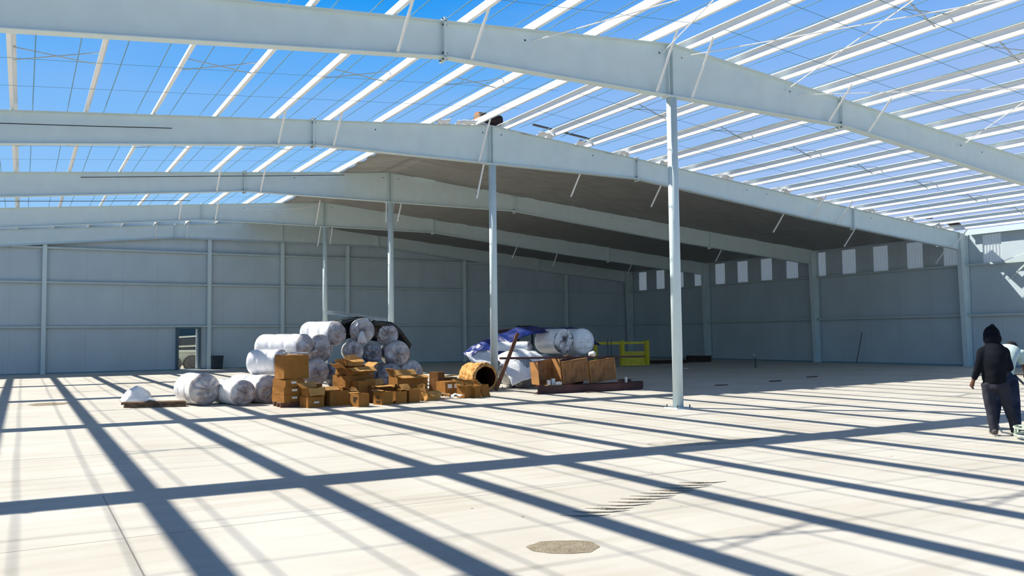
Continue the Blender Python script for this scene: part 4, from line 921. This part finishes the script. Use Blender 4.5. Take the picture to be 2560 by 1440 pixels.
hand(b, LA[2], (LA[2]-LA[1])+Vector((0, 0, -.02)), P(1, 0, 0)-P(0, 0, 0)+Vector((0, 0, .2)), .75, 1)
hand(b, RA[2], (RA[2]-RA[1]), P(-.3, 0, -1)-P(0, 0, 0), .8, -1)
hipL, knL, anL = P(-.085, .02, .74), P(-.06, .03, .40), P(-.035, -.02, .07)
hipR, knR, anR = P(.085, .02, .74), P(.165, .07, .40), P(.245, .04, .07)
for h_, k_, a_ in ((hipL, knL, anL), (hipR, knR, anR)): b.tube([h_, h_.lerp(k_, .5), k_, k_.lerp(a_, .45), a_], [.085, .07, .052, .048, .034], 14)
fused('body', b, M['skin'], t, vox=.009, smooth_it=3)
h = MB()   # sweatshirt
h.tube([P(0, .02, .755), P(0, .015, .80), P(0, .0, .90), P(0, -.02, 1.04), P(0, -.02, 1.16), P(0, .0, 1.24), P(0, .03, 1.30)], [(.155, .125), (.165, .13), (.165, .13), (.172, .13), (.178, .125), (.155, .11), (.10, .09)], 20)
for A, sd_ in ((LA, -1), (RA, 1)):
    e_ = A[1].lerp(A[2], .86)
    h.tube([A[0]+P(-sd_*.09, 0, .03)-P(0, 0, 0), A[0]+P(-sd_*.03, 0, .012)-P(0, 0, 0), A[0]+P(sd_*.015, 0, -.03)-P(0, 0, 0), A[0].lerp(A[1], .5), A[1], A[1].lerp(A[2], .5), e_], [.04, .062, .068, .062, .056, .050, .042], 14)
    h.ell(A[0]+P(sd_*.0, 0, .0)-P(0, 0, 0), (.066, .066, .062), 14, 10)
hs = fused('hooded_sweatshirt', h, M['hood'], t, vox=.014, smooth_it=12)
for v in hs.data.vertices:
    q = v.co; v.co = q+Vector((noise.noise(q*9), noise.noise(q*9+Vector((5, 0, 0))), 0))*.010
hm = MB().tube([P(0, .02, .735), P(0, .02, .765)], [(.150, .122), (.155, .126)], 24); obj('waistband', hm, M['hood'], hs, smooth=True)
hd_ = MB()
hd_.ell(P(0, .09, 1.42), (.112, .125, .145), 18, 14, Matrix.Rotation(-math.radians(hd), 4, 'Z')); hd_.ell(P(0, .04, 1.37), (.122, .125, .11), 16, 10, Matrix.Rotation(-math.radians(hd), 4, 'Z'))
hd_.tube([P(.0, .06, 1.48), P(.012, .05, 1.595)], [.095, .014], 14)
hh_ = fused('hood', hd_, M['hood'], t, vox=.013, smooth_it=8)
tr = MB()
tr.tube([P(0, .02, .66), P(0, .02, .70), P(0, .02, .775)], [(.155, .12), (.168, .125), (.15, .115)], 18)
for h_, k_, a_, sx in ((hipL, knL, anL, -1), (hipR, knR, anR, 1)):
    tr.tube([h_, h_.lerp(k_, .3), h_.lerp(k_, .65), k_, k_.lerp(a_, .4), k_.lerp(a_, .8), a_+Vector((0, 0, -.02))], [.095, .088, .077, .068, .062, .058, .060], 16)
tq = fused('trousers', tr, M['jeans'], t, vox=.013, smooth_it=4)
for v in tq.data.vertices:
    q = v.co; v.co = q+Vector((noise.noise(q*8), noise.noise(q*8+Vector((5, 0, 0))), 0))*.010
for nm_, a_, yw_ in (('boot', anL, -.08), ('boot', anR, .08)):
    f1 = (P(yw_, 1, 0)-P(0, 0, 0)).normalized()
    sb = MB().tube([Vector((a_.x, a_.y, .055))-f1*.055, Vector((a_.x, a_.y, .062)), Vector((a_.x, a_.y, .05))+f1*.09, Vector((a_.x, a_.y, .04))+f1*.17], [.040, .050, .042, .030], 14)
    sb.tube([Vector((a_.x, a_.y, .05)), Vector((a_.x, a_.y, .12))], [.045, .04], 12)
    for v in sb.v: v.z = max(v.z, .012)
    bo = obj('boot', sb, M['boot'], t, smooth=True)
    so_ = MB(); pr_ = []
    sd2 = Vector((-f1.y, f1.x, 0))
    for q, wd in ((-.095, .02), (-.07, .04), (0, .046), (.09, .048), (.15, .04), (.195, .016)): pr_.append((q, wd))
    poly = [Vector((a_.x, a_.y, 0))+f1*q+sd2*wd for q, wd in pr_]+[Vector((a_.x, a_.y, 0))+f1*q-sd2*wd for q, wd in pr_[::-1]]
    so_.prism([(p.x, p.y) for p in poly], 'z', 0, .02); obj('sole', so_, M['sole'], bo)

# ---- bending worker in a pale shirt, cut by the frame edge
cx2, cy2, hd2 = 1.34, -5.75, 76
m1 = frame_at(cx2, cy2, hd2); Q = lambda x, y, z: m1 @ Vector((x, y, z))
t = thing('person', 'person in pale green T-shirt, black cap and stained jeans, bending forward at the right edge', 'person', (cx2, cy2, 0))
b = MB()
sp = [Q(0, -.02, .80), Q(0, .05, .93), Q(0, .16, 1.08), Q(0, .30, 1.17), Q(0, .38, 1.19)]
b.tube(sp, [(.12, .09), (.12, .09), (.14, .09), (.15, .085), (.09, .06)], 16)
b.tube([Q(0, .38, 1.19), Q(0, .46, 1.20)], [.055, .05], 12)
Rz = Matrix.Rotation(-math.radians(hd2), 4, 'Z') @ Matrix.Rotation(math.radians(-35), 4, 'X')
b.ell(Q(0, .52, 1.20), (.073, .09, .105), 16, 12, Rz); b.ell(Q(0, .60, 1.14), (.014, .02, .02), 8, 6); b.ell(Q(0, .575, 1.10), (.025, .012, .01), 8, 6)
for sx in (-1, 1): b.ell(Q(sx*.078, .50, 1.19), (.012, .015, .028), 8, 6)
arms = []
for sx in (-1, 1):
    A = [Q(sx*.17, .31, 1.15), Q(sx*.21, .36, .92), Q(sx*.16, .56, .84)]; arms.append(A)
    b.tube([A[0], A[0].lerp(A[1], .5), A[1], A[1].lerp(A[2], .5), A[2]], [.05, .045, .037, .034, .026], 12)
    hand(b, A[2], A[2]-A[1], Q(0, 0, -1)-Q(0, 0, 0), .85, -sx)
lg = []
for sx in (-1, 1):
    h_, k_, a_ = Q(sx*.09, -.03, .80), Q(sx*.12, .08, .43), Q(sx*.14, .0+.05*sx, .07); lg.append((h_, k_, a_))
    b.tube([h_, h_.lerp(k_, .5), k_, k_.lerp(a_, .45), a_], [.088, .072, .053, .048, .034], 14)
fused('body', b, M['skin'], t, vox=.009, smooth_it=3)
sh = MB().tube([Q(0, -.05, .80), Q(0, .0, .88), Q(0, .07, 1.0), Q(0, .17, 1.10), Q(0, .30, 1.19), Q(0, .40, 1.21)], [(.155, .12), (.158, .125), (.165, .125), (.18, .12), (.18, .105), (.08, .07)], 20)
for A in arms: sh.tube([A[0].lerp(sp[3], .3), A[0], A[0].lerp(A[1], .55), A[0].lerp(A[1], .72)], [.06, .075, .068, .07], 14)
fused('tee_shirt', sh, M['shirt'], t, vox=.013, smooth_it=4)
tr = MB().tube([Q(0, -.04, .72), Q(0, -.04, .80), Q(0, -.02, .87)], [(.155, .12), (.168, .13), (.145, .115)], 18)
for h_, k_, a_ in lg: tr.tube([h_, h_.lerp(k_, .35), h_.lerp(k_, .7), k_, k_.lerp(a_, .5), a_+Vector((0, 0, -.02))], [.115, .112, .095, .082, .075, .07], 16)
fused('jeans', tr, M['denim'], t, vox=.013, smooth_it=4)
cp = MB().ell(Q(0, .51, 1.235), (.088, .105, .085), 16, 10, Rz); cp.tube([Q(-.0, .58, 1.22), Q(0, .68, 1.15)], [(.06, .018), (.045, .01)], 12)
fused('cap', cp, M['cap'], t, vox=.011, smooth_it=3)
for (h_, k_, a_) in lg:
    f1 = (Q(0, 1, 0)-Q(0, 0, 0)).normalized()
    sb = MB().tube([Vector((a_.x, a_.y, .055))-f1*.055, Vector((a_.x, a_.y, .062)), Vector((a_.x, a_.y, .05))+f1*.09, Vector((a_.x, a_.y, .04))+f1*.17], [.040, .050, .042, .030], 14).tube([Vector((a_.x, a_.y, .05)), Vector((a_.x, a_.y, .12))], [.045, .04], 12)
    for v in sb.v: v.z = max(v.z, 0)
    obj('boot', sb, M['boot'], t, smooth=True)
MACH = (.62, -6.70)
# ---- walk-behind floor machine, mostly beyond the right edge
mx_, my_ = MACH
t = thing('floor_machine', 'walk-behind concrete machine with pale ring guard, cut off by the right edge', 'machine', (mx_, my_, 0))
g_ = MB(); n_ = 40
for z, r_ in ((.06, .36), (.16, .36)):
    g_.tube([(mx_+r_*math.cos(2*PI*k/n_), my_+r_*math.sin(2*PI*k/n_), z) for k in range(n_+1)], .014, 8)
for k in range(8):
    a = 2*PI*k/8; g_.bar((mx_+.36*math.cos(a), my_+.36*math.sin(a), .06), (mx_+.36*math.cos(a), my_+.36*math.sin(a), .16), .02, .02)
    if k % 2 == 0: g_.bar((mx_, my_, .2), (mx_+.36*math.cos(a), my_+.36*math.sin(a), .16), .02, .02)
obj('guard_ring', g_, M['guard'], t)
for k in range(4):
    a = PI/4+PI/2*k; obj('blade', MB().bar((mx_+.06*math.cos(a), my_+.06*math.sin(a), .012), (mx_+.33*math.cos(a), my_+.33*math.sin(a), .012), .12, .008), M['galv'], t)
obj('gearbox', MB().tube([(mx_, my_, .01), (mx_, my_, .16), (mx_, my_, .28)], [.05, .09, .07], 16), M['bolt'], t)
en = obj('engine', MB().box(mx_-.12, mx_+.12, my_-.11, my_+.11, .28, .46), M['bolt'], t); obj('fuel_tank', MB().box(mx_-.11, mx_+.11, my_-.10, my_+.10, .46, .56), M['guard'], en)
obj('air_filter', MB().tube([(mx_-.18, my_, .40), (mx_-.10, my_, .40)], [.05, .05], 14), M['galv'], en)
obj('handle', MB().tube([(mx_, my_+.05, .3), tuple(Vector((mx_, my_, .3)).lerp((arms[0][2]+arms[1][2])/2, .6)+Vector((0, 0, .06))), tuple((arms[0][2]+arms[1][2])/2+Vector((0, 0, -.03)))], .016, 10).tube([arms[0][2]+Vector((0, 0, -.03)), arms[1][2]+Vector((0, 0, -.03))], .016, 10), M['bolt'], t)
single('hose', MB().tube([(.78, -5.85, .50), (.66, -6.0, .22), (.62, -6.12, .05), (.72, -6.22, .02), (.92, -6.3, .02), (1.2, -6.3, .02), (1.6, -6.2, .02)], .012, 8), M['galv'], 'thin looping grey hose between the hooded person’s feet and the machine', 'hose', smooth=True)
